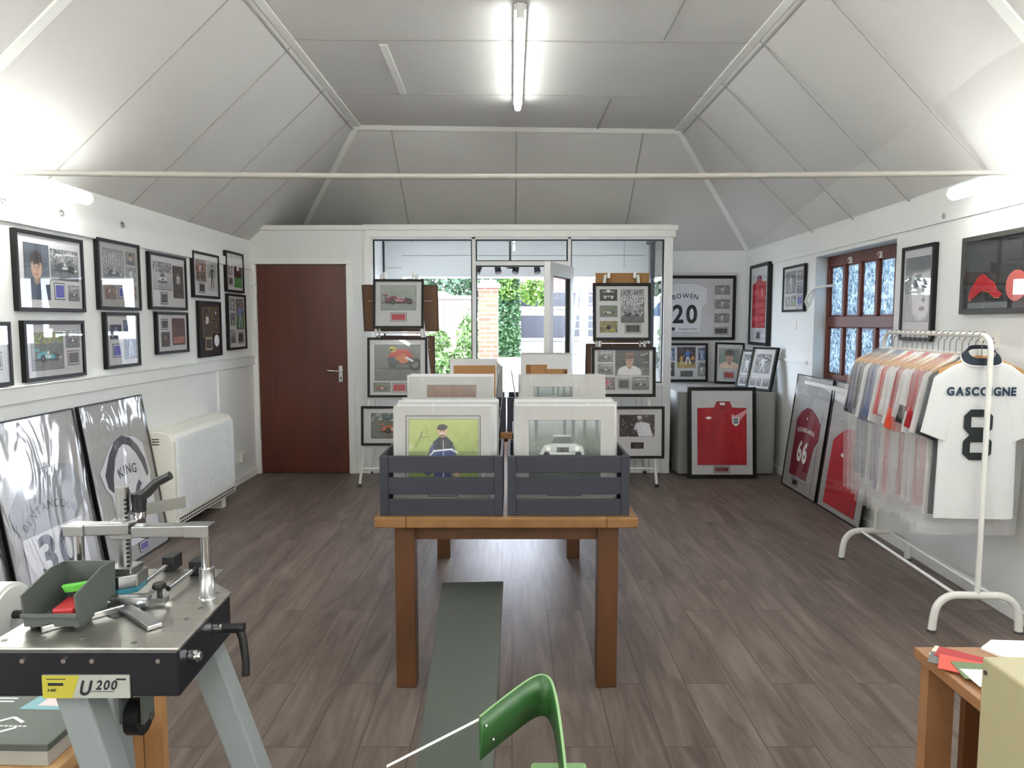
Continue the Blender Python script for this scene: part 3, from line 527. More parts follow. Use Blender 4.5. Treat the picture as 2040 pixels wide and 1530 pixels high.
# brown window in the right wall
X0 = xr(5.6)+.15
wf = MB(); YA, YZ = WY0+.0, WY1+.0
for y0, y1, z0, z1 in ((YA, YA+.06, WZ0, WZ1), (YZ-.06, YZ, WZ0, WZ1), (YA+.06, YZ-.06, WZ0, WZ0+.07), (YA+.06, YZ-.06, WZ1-.085, WZ1), (YA+.06, YZ-.06, 1.455, 1.545)): wf.box(X0, X0+.07, y0, y1, z0, z1)
wo = struct('window_1', wf, M.winwood, bevel=.004, label='red-brown wooden window with obscured glass')
mu = MB(); n = 5; pw = (YZ-YA-.12)/n
sl = MB()
for row, (z0, z1) in enumerate(((WZ0+.07, 1.455), (1.545, WZ1-.085))):
    for k in range(1, n): y = YA+.06+pw*k; mu.box(X0+.005, X0+.065, y-.022, y+.022, z0, z1)
    for k in range(n):
        y0 = YA+.06+pw*k+(.022 if k else 0); y1 = YA+.06+pw*(k+1)-(.022 if k < n-1 else 0)
        g = MB().box(X0+.03, X0+.036, y0, y1, z0, z1); g.build('glass_pane', M.frost, wo)
        sl.box(X0+.022, X0+.03, y0, y0+.012, z0, z1); sl.box(X0+.022, X0+.03, y1-.012, y1, z0, z1); sl.box(X0+.022, X0+.03, y0, y1, z0, z0+.012); sl.box(X0+.022, X0+.03, y0, y1, z1-.012, z1)
mu.build('mullion', M.winwood, wo, .004); sl.build('glazing_bead', M.winwood, wo)
for y in (5.18, 5.46, 5.94): 
    k = MB(); k.box(X0-.012, X0, y-.012, y+.012, WZ1-.085, WZ1-.035); k.tube([(X0-.012, y+.02+.022*math.cos(t), WZ1-.06+.022*math.sin(t)) for t in np.linspace(0, 5, 9)], .005, 6); k.build('latch', M.offw, wo)
struct('windowsill_right', MB().prism([(xr(WY0)-.03, WY0), (xr(WY1)-.03, WY1), (X0, WY1), (X0, WY0)], WZ0-.03, WZ0, 'z'), M.trim)
tag(MB().tube([(xr(6.45)-.006, 6.47, 1.63), (xr(6.45)-.035, 6.45, 1.68), (xr(6.4)-.035, 6.39, 1.75), (xr(6.3)-.01, 6.30, 1.79), (xr(6.3)+.06, 6.26, 1.805), (xr(6.3)+.125, 6.25, 1.81)], .011, 8).build('window_stay', M.trim), 'white curved stay arm hooked beside the brown window', 'window stay')
# small fittings on the walls
def socket(name, label, loc, rz, w, n, cat):
    t = thing(name, label, cat, loc, rz); MB().box(-w/2, w/2, -.009, 0, 0, .086).build('plate', M.offw, t, .002)
    for k in range(n):
        x = (k-(n-1)/2)*.065; h = MB()
        for dx, dz in ((0, .052), (-.011, .03), (.011, .03)): h.box(x+dx-.003, x+dx+.003, -.0096, -.009, dz-.004, dz+.004)
        h.build('pin_hole' if cat == 'socket' else 'rocker', M.gasket if cat == 'socket' else M.offw, t)
    return t
socket('light_switch', 'white light switch plate on right wall under small picture', (xr(6.78)-.001, 6.78, 1.42), -PI/2, .086, 1, 'switch')
socket('double_socket', 'white double socket on right wall behind the clothes rail', (xr(3.87)-.001, 3.87, 1.36), -PI/2, .146, 2, 'socket')
t = thing('spur_socket', 'white electric spur box low on left wall beyond the heater', 'socket', (XL+.012, 6.66, .2), PI/2); MB().box(-.05, .05, -.035, 0, 0, .09).build('box', M.offw, t, .004)
for i, (x, y, z, lb) in enumerate(((XL, 3.66, 2.09, 'nearest to the camera'), (XL, 4.13, 2.10, 'above gap between two nearest upper pictures'), (XL, 4.77, 2.12, 'above second upper picture'))):
    h = MB().cyl((x, y, z+.02), (x+.012, y, z+.02), .008); h.tube([(x+.012, y+.014*math.sin(a), z+.006+.014*math.cos(a)) for a in np.linspace(0, 5.4, 12)], .003, 6)
    tag(h.build('wall_hook', M.hook), 'small metal hook on left wall, '+lb, 'hook')
h = MB().cyl((xr(4.36), 4.36, 2.14), (xr(4.36)-.012, 4.36, 2.14), .008); h.tube([(xr(4.36)-.012, 4.36+.014*math.sin(a), 2.126+.014*math.cos(a)) for a in np.linspace(0, 5.4, 12)], .003, 6)
tag(h.build('wall_hook', M.hook), 'small metal hook on right wall above the face portrait', 'hook')
cb = MB().tube([(XL+.03, YP-.03, 2.0), (XL+.035, YP-.028, 1.75), (XL+.03, YP-.03, 1.5), (XL+.05, YP-.04, 1.3), (XL+.03, YP-.03, 1.18)], .006, 6)
for z in (1.35, 1.5, 1.85): cb.box(XL+.01, XL+.06, YP-.05, YP-.02, z, z+.02)
tag(cb.build('surface_cable', M.trim), 'white cable clipped up the wall corner beside brown door', 'cable')
# lights
def batten(loc, lb, L=1.8, rz=0, hangs=1):
    t = thing('fluorescent_light', lb, 'light', loc, rz); b = MB().box(-.036, .036, -L/2, L/2, -.035, 0); b.build('batten', M.trim, t, .004)
    MB().cyl((0, -L/2+.03, -.062), (0, L/2-.03, -.062), .026, n=18).build('tube', M.tubew if loc[1] > 5 else M.tube, t)
    for s in (-1, 1): MB().box(-.022, .022, s*L/2-.015, s*L/2+.015, -.08, -.0).build('end_cap', M.trim, t, .004)
batten((.047, 5.17, FL-.004), 'long lit fluorescent tube on the flat ceiling', 1.82)
def wtube(x, y0, y1, lb, s):
    t = thing('fluorescent_light', lb, 'light', (x, (y0+y1)/2, 2.22)); L = y1-y0
    MB().box(-.02, .02, -L/2, L/2, -.02, .0, mx=rot((0, 0, 0), 'Y', s*.6)).build('batten', M.trim, t)
    MB().tube([(-s*.03, -L/2, -.035), (-s*.03, L/2-.02, -.035), (-s*.03, L/2, -.035)], [.036, .036, .026], 20).build('tube', M.tubew if y1 > 2 else M.tube, t)
    for q in (-.35, .35): MB().bar((0, q*L, 0), (s*.09, q*L, .012), .03, .006).build('bracket', M.trim, t)
wtube(-2.40, 2.35, 4.12, 'lit fluorescent tube at the eave of the left wall', -1); wtube(2.40, 2.24, 3.97, 'lit fluorescent tube at the eave of the right wall', 1)
wtube(-2.40, -1.4, .4, 'added unseen fluorescent tube farther back along left eave', -1); wtube(2.25, -1.4, .4, 'added unseen fluorescent tube farther back along right eave', 1); batten((.047, -2.8, FL-.004), 'added unseen fluorescent tube on flat ceiling at far rear', 1.4); wtube(-2.40, -3.4, -1.75, 'added unseen fluorescent tube at rear end of left eave', -1); wtube(2.20, -3.4, -1.75, 'added unseen fluorescent tube at rear end of right eave', 1); batten((.047, -.8, FL-.004), 'added unseen fluorescent tube on flat ceiling behind viewpoint', 1.82); batten((.047, 2.1, FL-.004), 'added unseen fluorescent tube on flat ceiling above the viewpoint', 1.82)  # tubes out of view, added to brighten the room
# tie rod
P = [(XL+(2.55-XL)*t, 3.4, 2.188-.022*math.sin(PI*t)) for t in np.linspace(0, 1, 15)]
tag(MB().tube(P, .0135, 12).build('tie_rod', M.rodp), 'thin white tie rod spanning the room wall to wall', 'rod')
# spotlights in the porch
t = thing('porch_spotlights', 'black spotlight cluster hanging inside the glazed porch', 'spotlight', (-.02, 7.75, 2.06)); MB().cyl((0, 0, .05), (0, 0, .35), .012).build('stem', M.spot, t); MB().tube([(0, 0, .06), (0, 0, .03), (0, 0, .0)], [.075, .07, .03], 18).build('base', M.spot, t); MB().cyl((-.36, 0, .05), (.32, 0, .05), .008).build('bar', M.spot, t)
for x, a in ((-.32, .9), (-.14, -.5), (.07, .5), (.28, -.3)): MB().cyl((x, 0, .04), (x-.035*a, -.03, -.045), .03, .036).build('spotlight_head', M.spot, t)
# storage heater
t = thing('storage_heater', 'large white storage heater standing against the left wall', 'heater', (XL+.012, 5.41, 0), PI/2)
hb = MB().prism([(-.0, .09), (-.0, .745), (-.10, .755), (-.19, .735), (-.215, .68), (-.215, .16), (-.195, .09)], -.53, .53, 'x'); hb.build('body', M.offw, t, .008)
fr = MB().box(-.49, .52, -.222, -.214, .17, .70)
for k in range(34): fr.box(-.48+.0295*k, -.468+.0295*k, -.2245, -.222, .175, .695)
fr.build('front_panel', M.rad, t)
g = MB().box(-.51, .52, -.224, -.195, .095, .155); g.build('grille', M.offw, t)
s_ = MB(); [s_.box(-.49+.033*k, -.468+.033*k, -.226, -.224, z, z+.012) for k in range(30) for z in (.105, .13)]; s_.build('grille_slot', M.gasket, t)
v = MB(); [v.box(-.532, -.53, -.12, -.07, .66+.018*k, .667+.018*k) for k in range(3)]; v.build('side_vent', M.gasket, t)
for x in (-.38, .35): MB().box(x-.04, x+.04, -.19, -.03, 0, .09).build('foot', M.offw, t)
# ================================================================ framed pictures
M.engr = mat('engraved_line', (150, 132, 104), .5)
def plate(root, x0, z0, x1, z1, y, m, card=True, lines=4, edge=None):
    q = MB(); e = .008
    if card: q.box(x0-e*1.6, x1+e*1.6, y, y+.002, z0-e*1.6, z1+e*1.6, 1); q.box(x0-e, x1+e, y-.001, y+.001, z0-e, z1+e, 2)
    q.box(x0, x1, y-.002, y+.001, z0, z1, 0); h = (z1-z0)/(lines+1); rr = random.Random(int(abs(x0*999)+abs(z0*777)))
    for i in range(lines):
        hw = (x1-x0)*rr.uniform(.22, .4); c = (x0+x1)/2; z = z1-h*(i+1); q.box(c-hw, c+hw, y-.0026, y-.002, z-h*.07, z+h*.07, 3)
    return q.build('plaque', [m, M.inkk, M.mount, M.engr], root)
def frame_ring(w, h, fw, d, mb=None):
    mb = mb or MB(); o = [(-w/2, 0), (w/2, 0), (w/2, h), (-w/2, h)]; i = [(-w/2+fw, fw), (w/2-fw, fw), (w/2-fw, h-fw), (-w/2+fw, h-fw)]
    for k in range(4):
        a, b_, c_, e = o[k], o[(k+1) % 4], i[(k+1) % 4], i[k]; mb.prism([a, b_, c_, e], -d, 0)
    return mb
def pic(label, loc, rz, w, h, items, fw=.02, d=.028, lean=0, fm=None, mm=None, group=None, cat='picture', glass=True, name='framed_picture', roll=0, film=False, seed=0):
    t = thing(name, label, cat, loc, rz, -lean, group)
    if roll: t.rotation_euler = (-lean, roll, rz)
    frame_ring(w, h, fw, d).build('frame', fm or M.black, t, .0015)
    MB().box(-w/2+fw*.8, w/2-fw*.8, -d+.011, -.003, fw*.8, h-fw*.8).build('mount', mm or M.mount, t)
    y = -d+.0095; sd_ = seed*31+7
    for it in items:
        x0 = -w/2+it[1]*w; z0 = it[2]*h; x1 = -w/2+it[3]*w; z1 = it[4]*h; sd_ += 3
        if it[0] in PL: plate(t, x0, z0, x1, z1, y+.0005, PL[it[0]], *(it[5:] or ()))
        else: photo(S_(it[0], x1-x0, z1-z0, sd_, **(it[5] if len(it) > 5 else {})), x0, z0, y, t)
    if glass: MB().box(-w/2+fw, w/2-fw, -d+.003, -d+.005, fw, h-fw).build('glass_pane', M.glass, t)
    return t
PL = {'Pb': M.blue, 'Pk': M.plk, 'Pr': M.red, 'Pg': M.pgr}
LW = lambda y, z: (XL+.001, y, z)
H = PI/2
bw = dict(res=44)
pic('black-framed racing montage with large man\'s portrait and blue plaque, nearest in upper row', LW(3.995, 1.555), H, .586, .42, [('port', .12, .15, .47, .85, dict(bg=(84, 92, 106), shirt=(48, 60, 84), dx=-.02)), ('carbw', .49, .42, .92, .82), ('Pb', .55, .19, .67, .35), ('carbw', .74, .15, .92, .36)], seed=1)
pic('black-framed sepia and grey racing montage, second in upper row of left wall', LW(4.687, 1.575), H, .50, .438, [('stand', .13, .42, .6, .87, dict(pal=[(120, 116, 112), (150, 146, 140), (96, 92, 88), (190, 186, 180)])), ('port', .66, .68, .9, .87, dict(bg=(120, 108, 96))), ('playbw', .66, .43, .9, .64), ('grp', .66, .16, .9, .38), ('grp', .14, .15, .4, .36), ('Pb', .48, .2, .61, .32)], mm=M.mountc, seed=2)
pic('black-framed print of a white vintage race car beside a dark crowd photo', LW(5.35, 1.588), H, .572, .40, [('clas', .1, .35, .58, .85), ('dark', .62, .22, .92, .82, dict(top=(196, 186, 176))), ('Pk', .3, .13, .45, .28)], seed=3)
pic('black-framed two-photo montage with man in dark coat, fourth in upper row of left wall', LW(6.012, 1.694), H, .511, .368, [('grp', .12, .36, .5, .86), ('play', .56, .18, .9, .85, dict(top=(30, 30, 34), leg=(40, 40, 44), pal=[(190, 190, 186), (160, 160, 156)], g0=(196, 196, 190), g1=(206, 206, 200))), ('Pk', .24, .14, .42, .3)], seed=4)
pic('black-framed snooker montage with green table, last in upper row beside the door', LW(6.633, 1.766), H, .419, .362, [('playbw', .14, .42, .38, .86), ('snook', .46, .13, .9, .84), ('Pk', .17, .2, .36, .34)], seed=5)
pic('black-framed print of a turquoise grand prix car, nearest in lower row of left wall', LW(3.996, 1.185), H, .531, .322, [('car', .11, .17, .63, .80, dict(body=(84, 176, 186), pal=[(70, 140, 80), (200, 180, 80), (90, 110, 140)], res=60)), ('carbw', .67, .52, .92, .82), ('Pk', .72, .25, .88, .43)], seed=6)
pic('black-framed montage with tall blue photo and blue plaque in lower row of left wall', LW(4.691, 1.205), H, .41, .355, [('gate', .14, .52, .47, .78), ('blue', .53, .15, .92, .86), ('Pb', .23, .23, .42, .4)], seed=7)
pic('black-framed red-brown portrait print with plaque at upper corner, third in lower row', LW(5.386, 1.267), H, .50, .305, [('Pk', .18, .62, .34, .79), ('rug', .48, .19, .9, .85, dict(res=54)), ('dark', .14, .17, .4, .52)], seed=8)
CM = pic('dark-mounted montage with white-clad player and round white disc in lower row', LW(6.056, 1.21), H, .445, .46, [('dark', .18, .36, .58, .88, dict(top=(226, 220, 210))), ('dark', .64, .68, .9, .88, dict(top=(226, 226, 230))), ('dark', .64, .44, .9, .63), ('Pk', .3, .15, .54, .32)], mm=M.mountk, seed=9)
q = MB().tube([(.125, -.0195, .13), (.125, -.0185, .13)], .05, 28); o = q.build('signed_disc', M.white, CM)
for x0, z0, x1, z1 in ((.18, .36, .58, .88), (.64, .68, .9, .88), (.64, .44, .9, .63), (.28, .13, .56, .34)):
    e = MB(); X0_, X1_, Z0_, Z1_ = (x0-.5)*.445-.004, (x1-.5)*.445+.004, z0*.46-.004, z1*.46+.004
    for b_ in ((X0_, X1_, Z0_, Z0_+.004), (X0_, X1_, Z1_-.004, Z1_), (X0_, X0_+.004, Z0_, Z1_), (X1_-.004, X1_, Z0_, Z1_)): e.box(b_[0], b_[1], -.0192, -.017, b_[2], b_[3])
    e.build('slip_edge', M.gold, CM)
pic('black-framed football montage with tall player photo, last in lower row beside the door', LW(6.652, 1.248), H, .436, .502, [('playbw', .14, .70, .4, .92), ('play', .14, .44, .4, .66), ('carbw', .14, .12, .4, .36), ('play', .46, .36, .92, .92, dict(top=(90, 150, 220), leg=(150, 180, 226))), ('Pk', .56, .13, .82, .29)], seed=10)
pic('black picture frame cut off by left edge of view', LW(3.36, 1.18), H, .55, .32, [('play', .12, .2, .6, .8), ('Pk', .7, .3, .86, .5)], seed=11)
# ---- framed shirts
SHIRT_BACK = [(-.5, .62), (-.42, .80), (-.16, 1.0), (0, 1.02), (.16, 1.0), (.42, .80), (.5, .62), (.47, .52), (.37, .48), (.35, 0), (-.35, 0), (-.37, .48), (-.47, .52)]
def shirt_panel(root, poly, m, y=-.016, th=.006, outline=M.inkk):
    n = len(poly); cx = sum(p[0] for p in poly)/n; cz = sum(p[1] for p in poly)/n
    b = MB().prism([(p[0]+(p[0]-cx)*.008, p[1]+(p[1]-cz)*.008) for p in poly], y+.004, y+.006, mi=1); b.prism(poly, y, y+.005)
    return b.build('shirt', [m, outline], root)
def jersey(name, label, loc, rz, w, h, lean, poly, shm, fm=None, fw=.009, d=.02, mm=M.mountc, film=True, roll=0, group=None):
    t = thing('framed_shirt', label, 'framed shirt', loc, rz, -lean, group)
    if roll: t.rotation_euler = (-lean, roll, rz)
    frame_ring(w, h, fw, d).build('frame', fm or M.black, t, .0012); MB().box(-w/2+fw*.8, w/2-fw*.8, -d+.009, -.002, fw*.8, h-fw*.8).build('mount', mm, t)
    s = shirt_panel(t, poly, shm, -d+.004, .005)
    MB().box(-w/2+fw, w/2-fw, -d+.0005, -d+.0018, fw, h-fw).build('plastic_wrap' if film else 'glass_pane', M.film if film else M.glass, t); return t, s
M.shw = mat('white_shirt_cloth', (226, 226, 232), .8, bump=(220, .1)); M.shg = mat('grey_shirt_cloth', (150, 152, 158), .8); M.shn = mat('navy_shirt_cloth', (44, 48, 62), .8)
M.shr = mat('red_shirt_cloth', (186, 30, 42), .75, bump=(180, .1), noise=((9, 9, 3), (160, 24, 36), .8)); M.shd = mat('crimson_shirt_cloth', (132, 22, 42), .75, noise=((9, 9, 3), (112, 18, 36), .8))
def sc(poly, sx, sz, ox, oz): return [(x*sx+ox, z*sz+oz) for x, z in poly]
LN = .152
kp = sc(SHIRT_BACK, .56, .74, .04, .06)
kp = [(-.27, .60), (-.11, .74), (.03, .79), (.17, .76), (.26, .70), (.275, .58), (.29, .50), (.27, .46), (.265, .10), (-.19, .10), (-.19, .44), (-.24, .50)]
t, s = jersey('', 'framed white shirt numbered 26 with navy shoulders leaning beside the storage heater', (-2.372, 4.505, .0), H, .72, 1.02, LN, kp, M.shw)
MB().prism([(-.17, .46), (-.14, .56), (-.09, .66), (-.03, .715), (.03, .735), (.03, .79), (-.06, .765), (-.14, .70), (-.225, .58), (-.215, .5)], -.0172, -.0158).build('shoulder_band', M.shn, s)
MB().prism([(.03, .79), (.03, .735), (.09, .715), (.15, .66), (.20, .58), (.235, .48), (.262, .5), (.25, .6), (.19, .70), (.12, .76)], -.0172, -.0158).build('shoulder_band', M.shn, s)
letters(MB(), 'KING', .085, .02, .545, -.0178, bold=.012, arc=.35).build('name_lettering', M.inkk, s); letters(MB(), '26', .27, .03, .285, -.0178, bold=.03).build('number', M.ink, s)
plate(t, .0, .045, .085, .085, -.0165, M.blue)
bp = [(-.30, .56), (-.17, .70), (-.02, .74), (.12, .74), (.25, .71), (.31, .57), (.30, .50), (.24, .48), (.23, .04), (-.25, .04), (-.25, .44), (-.29, .50)]
t, s = jersey('', 'framed grey shirt numbered 30 in shiny wrap, second of those leaning on left wall', (-2.372, 3.745, .0), H, .715, 1.02, LN, bp, M.shg)
MB().box(-.25, .235, -.0172, -.0158, .04, .42).build('lower_panel', M.shw, s)
letters(MB(), 'BENTANCOUR', .062, -.01, .525, -.0178, bold=.014, arc=.30).build('name_lettering', M.inkk, s); letters(MB(), '30', .30, .0, .19, -.0180, bold=.03).build('number', M.ink, s)
t, s = jersey('', 'framed shirt cut off by left edge, nearest of those leaning on left wall', (-2.372, 2.985, .0), H, .72, 1.02, LN, sc(SHIRT_BACK, .6, .72, 0, .08), M.shg)
letters(MB(), '9', .30, .0, .3, -.0178, bold=.03).build('number', M.ink, s)
# right wall
RZ = -PI/2-.03
def RW(y, z): return (xr(y)-.001, y, z)
ap = sc(SHIRT_BACK, .46, .62, -.03, .16)
ap = [(-.25, .62), (-.17, .70), (-.07, .745), (.03, .745), (.12, .715), (.26, .63), (.25, .50), (.18, .42), (.14, .17), (.13, .13), (-.24, .13), (-.24, .50)]
LR = .122
t, s = jersey('', 'framed crimson shirt numbered 66 leaning against the window end of right wall', (2.525, 6.265, .0), RZ+.02, .765, 1.03, LR, ap, M.shd, film=False)
letters(MB(), 'ALEXANDER-ARNOLD', .052, -.01, .535, -.0172, bold=.022, arc=1.2, xs=.62, sp=.07).build('name_lettering', M.white, s); letters(MB(), '66', .25, -.02, .275, -.0172, bold=.035, xs=.8, sp=.06).build('number', M.white, s)
MB().ball((-.02, -.0165, .655), (.012, .001, .012), 8).build('badge', M.white, s); plate(t, -.13, .05, -.03, .10, -.0165, M.plk)
MB().box(.27, .275, -.0195, -.0188, .02, .75).build('wrap_seam', M.hook, t)
rp = [(-.26, .56), (-.17, .62), (-.05, .68), (.06, .68), (.17, .62), (.27, .56), (.26, .05), (-.27, .05)]
t, s = jersey('', 'framed plain red shirt leaning on right wall, partly behind the clothes rail', (2.52, 5.475, .0), RZ+.02, .755, 1.03, LR, rp, M.shr, film=False)
MB().prism([(-.09, .47), (-.06, .488), (-.03, .47), (-.06, .452)], -.0172, -.016).build('badge', M.white, s)
pl_ = [(-.235, .1), (-.235, .655), (-.075, .66), (-.05, .72), (.075, .72), (.10, .66), (.235, .655), (.235, .1)]
t, s = jersey('', 'black-framed red football shirt with three-lion crest standing on floor before grey cloth', (2.02, 6.875, .0), 0, .655, .875, .10, [(x*1.0, z*.98+.03) for x, z in pl_], M.shr, fw=.034, d=.04, mm=M.mount, film=False)
MB().prism([(.09, .615), (.13, .60), (.235, .66), (.235, .63), (.125, .50), (.09, .575)], -.0372, -.0355).build('shoulder_flash', mat('pale_red_cloth', (226, 160, 166), .8), s)
q = MB().prism([(.098, .585), (.165, .585), (.165, .525), (.132, .495), (.098, .525)], -.0385, -.036, mi=1); [q.box(.108, .155, -.0395, -.0385, z, z+.013, 0) for z in (.562, .543, .524)]; q.build('crest', [mat('navy_stitch', (60, 90, 120), .6), M.white], s)
MB().prism([(-.165, .578), (-.13, .594), (-.095, .578), (-.13, .562)], -.0375, -.036).build('badge', M.white, s); q = MB(); q.prism([(-.02, .70), (.025, .70), (.03, .725), (-.025, .725)], -.0378, -.036); q.build('collar_label', M.white, s)
MB().prism([(-.05, .735), (.075, .735), (.05, .675), (.0, .645), (-.03, .675)], -.0374, -.0355).build('collar', mat('deep_red_cloth', (150, 22, 34), .8), s)
plate(t, -.07, .062, .06, .105, -.0345, mat('maroon_plate', (120, 40, 44), .4))
# wall-hung on the right
t = thing('framed_shirt', 'tall deep black box frame with red shirt high at far end of right wall', 'framed shirt', RW(7.79, 1.247), RZ); frame_ring(.65, .868, .035, .045).build('frame', M.black, t, .0015); MB().box(-.31, .31, -.03, -.003, .03, .84).build('mount', M.mount, t)
q = shirt_panel(t, [(-.22, .19), (-.22, .655), (-.1, .675), (-.06, .74), (.05, .74), (.09, .68), (.22, .675), (.22, .19)], M.shr, -.036); MB().ball((.12, -.037, .56), (.03, .002, .045), 10).build('crest', mat('pink_print', (226, 150, 150), .6), q); MB().prism([(-.05, .70), (.04, .70), (.03, .745), (-.04, .745)], -.038, -.036).build('collar_label', M.hook, q)
for z in (.26, .40, .54): MB().box(-.2, .16, -.0365, -.0359, z, z+.05).build('pale_band', mat('pale_red_band', (206, 70, 84), .6), q)  # paler red bands across the shirt
plate(t, -.06, .075, .06, .135, -.0315, M.plk); MB().box(-.29, .29, -.042, -.04, .035, .833).build('glass_pane', M.glass, t)
pic('small black-framed black-and-white photo montage on right wall above the light switch', RW(6.80, 1.592), RZ, .565, .43, [('playbw', .12, .40, .6, .88), ('playbw', .65, .66, .9, .88), ('carbw', .65, .38, .9, .62), ('playbw', .12, .12, .36, .34), ('play', .4, .12, .62, .35, dict(top=(226, 226, 226))), ('Pb', .70, .16, .88, .31)], fw=.022, seed=20)
pic('narrow black-framed grey portrait of a painted face beside the brown window', RW(4.606, 1.38), RZ, .385, .60, [('face', .12, .20, .88, .88, dict(res=80))], fw=.022, d=.03, seed=21)
# guitar shield and disc in a wide dark box frame
t = thing('framed_picture', 'wide dark box frame holding a red guitar plate and pink disc', 'picture', RW(3.62, 1.542), RZ); W_, H_ = 1.0, .425
frame_ring(W_, H_, .028, .035).build('frame', M.greyfr, t, .0015); MB().box(-.48, .48, -.02, -.003, .02, .40).build('mount', mat('charcoal_mount', (44, 44, 46), .7), t)
gp = [(-.425, .085), (-.415, .13), (-.37, .175), (-.34, .205), (-.30, .215), (-.265, .19), (-.235, .175), (-.21, .165), (-.185, .125), (-.155, .11), (-.14, .10), (-.16, .085), (-.20, .085), (-.25, .115), (-.30, .125), (-.34, .11), (-.385, .085), (-.41, .075)]
q = MB().prism([(x*1.02, z*1.03-.006) for x, z in gp], -.024, -.02, mi=1); q.prism(gp, -.028, -.024); q.build('guitar_plate', [M.shr, M.gold], t)
q = MB(); q.tube([(-.035, -.026, .14), (-.035, -.021, .14)], .078, 36); q.tube([(-.035, -.0275, .14), (-.035, -.0262, .14)], .011, 16, 1); q.build('disc', [mat('pink_vinyl', (206, 96, 86), .4), M.plk], t)
q = MB().box(.1, .42, -.0225, -.02, .08, .36); q.build('photo_print', mat('grey_print', (120, 118, 116), .6), t)
q = MB().box(-.44, -.10, -.0215, -.0195, .03, .062); q.build('plaque', M.pgr, t); MB().box(-.472, .472, -.033, -.031, .028, .397).build('glass_pane', M.glass, t)
# alcove on the front wall and the cloth-covered table
BY = YF-.002
bo = [(-.34, .09), (-.34, .60), (-.20, .645), (.02, .645), (.155, .595), (.155, .43), (.10, .38), (.075, .09)]
t = thing('framed_shirt', 'wide black-framed white shirt numbered 20 with four side photos on far wall', 'framed shirt', (2.115, BY, 1.29), 0); frame_ring(.885, .735, .034, .04).build('frame', M.black, t, .0015); MB().box(-.42, .42, -.028, -.003, .03, .71).build('mount', M.mount, t)
s = shirt_panel(t, [(x-.04, z) for x, z in bo], M.shw, -.034)
letters(MB(), 'BOWEN', .075, -.135, .48, -.0345, bold=.012, arc=.5).build('name_lettering', M.inkk, s); letters(MB(), '20', .285, -.135, .20, -.0345, bold=.03, xs=.9).build('number', M.inkk, s)
letters(MB(), 'FOUNDATION', .03, -.10, .115, -.0345, bold=.012).build('sponsor_lettering', M.ink, s); MB().prism([(-.285, .145), (-.245, .145), (-.245, .12), (-.265, .10), (-.285, .12)], -.0352, -.034).build('crest', M.ink, s)
for k, z in enumerate((.52, .36, .20)): photo(S_('playbw', .17, .105, 300+k, res=40), .205, z, -.0305, t)
plate(t, .215, .075, .355, .135, -.031, M.plk); MB().box(-.405, .405, -.037, -.035, .034, .70).build('glass_pane', M.glass, t)
CT = .815
t = thing('cloth_covered_table', 'table under a grey cloth hanging to the floor in far corner', 'table', (2.10, 7.65, 0))
cl = MB(); nx, ny = 28, 26; rr = random.Random(3)
def drape(per, z):                                                    # rectangle outline with folds growing towards the floor
    k = (CT-z)/CT; out = []
    for i in range(per):
        u = i/per*4; sd_ = int(u); f_ = u-sd_; x, y = ((-.47+.94*f_, -.64), (.47, -.64+1.28*f_), (.47-.94*f_, .64), (-.47, .64-1.28*f_))[sd_]
        nx_, ny_ = ((0, -1), (1, 0), (0, 1), (-1, 0))[sd_]; w_ = k*(.022*math.sin(i*.55)+.014*math.sin(i*1.3+1))*math.sin(PI*f_)**.4
        out.append((x+nx_*w_, y+ny_*w_, z))
    return out
N_ = 96; rings = [drape(N_, z) for z in (CT, CT-.02, CT*.75, CT*.5, CT*.25, .012)]; vs_ = [p for r in rings for p in r]
cl.add(vs_, [(i*N_+j, i*N_+(j+1) % N_, (i+1)*N_+(j+1) % N_, (i+1)*N_+j)[::-1] for i in range(5) for j in range(N_)], 0, True); cl.add(rings[0], [tuple(range(N_))]); cl.build('cloth', M.cloth, t)
tp = MB().box(-.45, .45, -.62, .62, CT-.03, CT-.002); tp.build('table_top', M.oak, t)
for x in (-.42, .42):
    for y in (-.58, .58): MB().box(x-.02, x+.02, y-.02, y+.02, 0, CT-.03).build('leg', M.oakz, t)
pic('black-framed football montage with blue-shirted player standing on grey cloth table', (1.99, 8.27, CT+.001), 0, .50, .44, [('blue', .08, .55, .24, .88), ('foot2', .3, .36, .72, .90, dict(res=60)), ('blue', .78, .55, .95, .88, dict()), ('port', .08, .14, .24, .5), ('playbw', .78, .14, .95, .5), ('Pg', .38, .13, .66, .28, False)], fw=.026, lean=.06, seed=30)
pic('black-framed colour portrait of man in pale shirt with red plaque on cloth table', (2.40, 7.98, CT+.001), 0, .325, .455, [('port', .14, .36, .84, .86, dict(bg=(130, 146, 136), shirt=(232, 206, 180), res=60)), ('Pr', .34, .15, .64, .27)], fw=.022, lean=.11, roll=.03, seed=31)
pic('black-framed pale two-column montage leaning at right end of cloth table', (2.43, 7.42, CT+.001), -1.0, .30, .40, [('playbw', .14, .4, .5, .88), ('playbw', .55, .2, .9, .88), ('carbw', .14, .1, .5, .34)], fw=.018, lean=.24, seed=32)
pic('black-framed dark group photo over three small photos leaning at corner of cloth table', (2.45, 7.14, CT+.001), -1.0, .30, .44, [('playbw', .2, .40, .8, .84), ('carbw', .14, .1, .36, .28), ('carbw', .4, .1, .58, .28), ('carbw', .64, .1, .88, .28)], fw=.022, d=.035, lean=.26, seed=33)
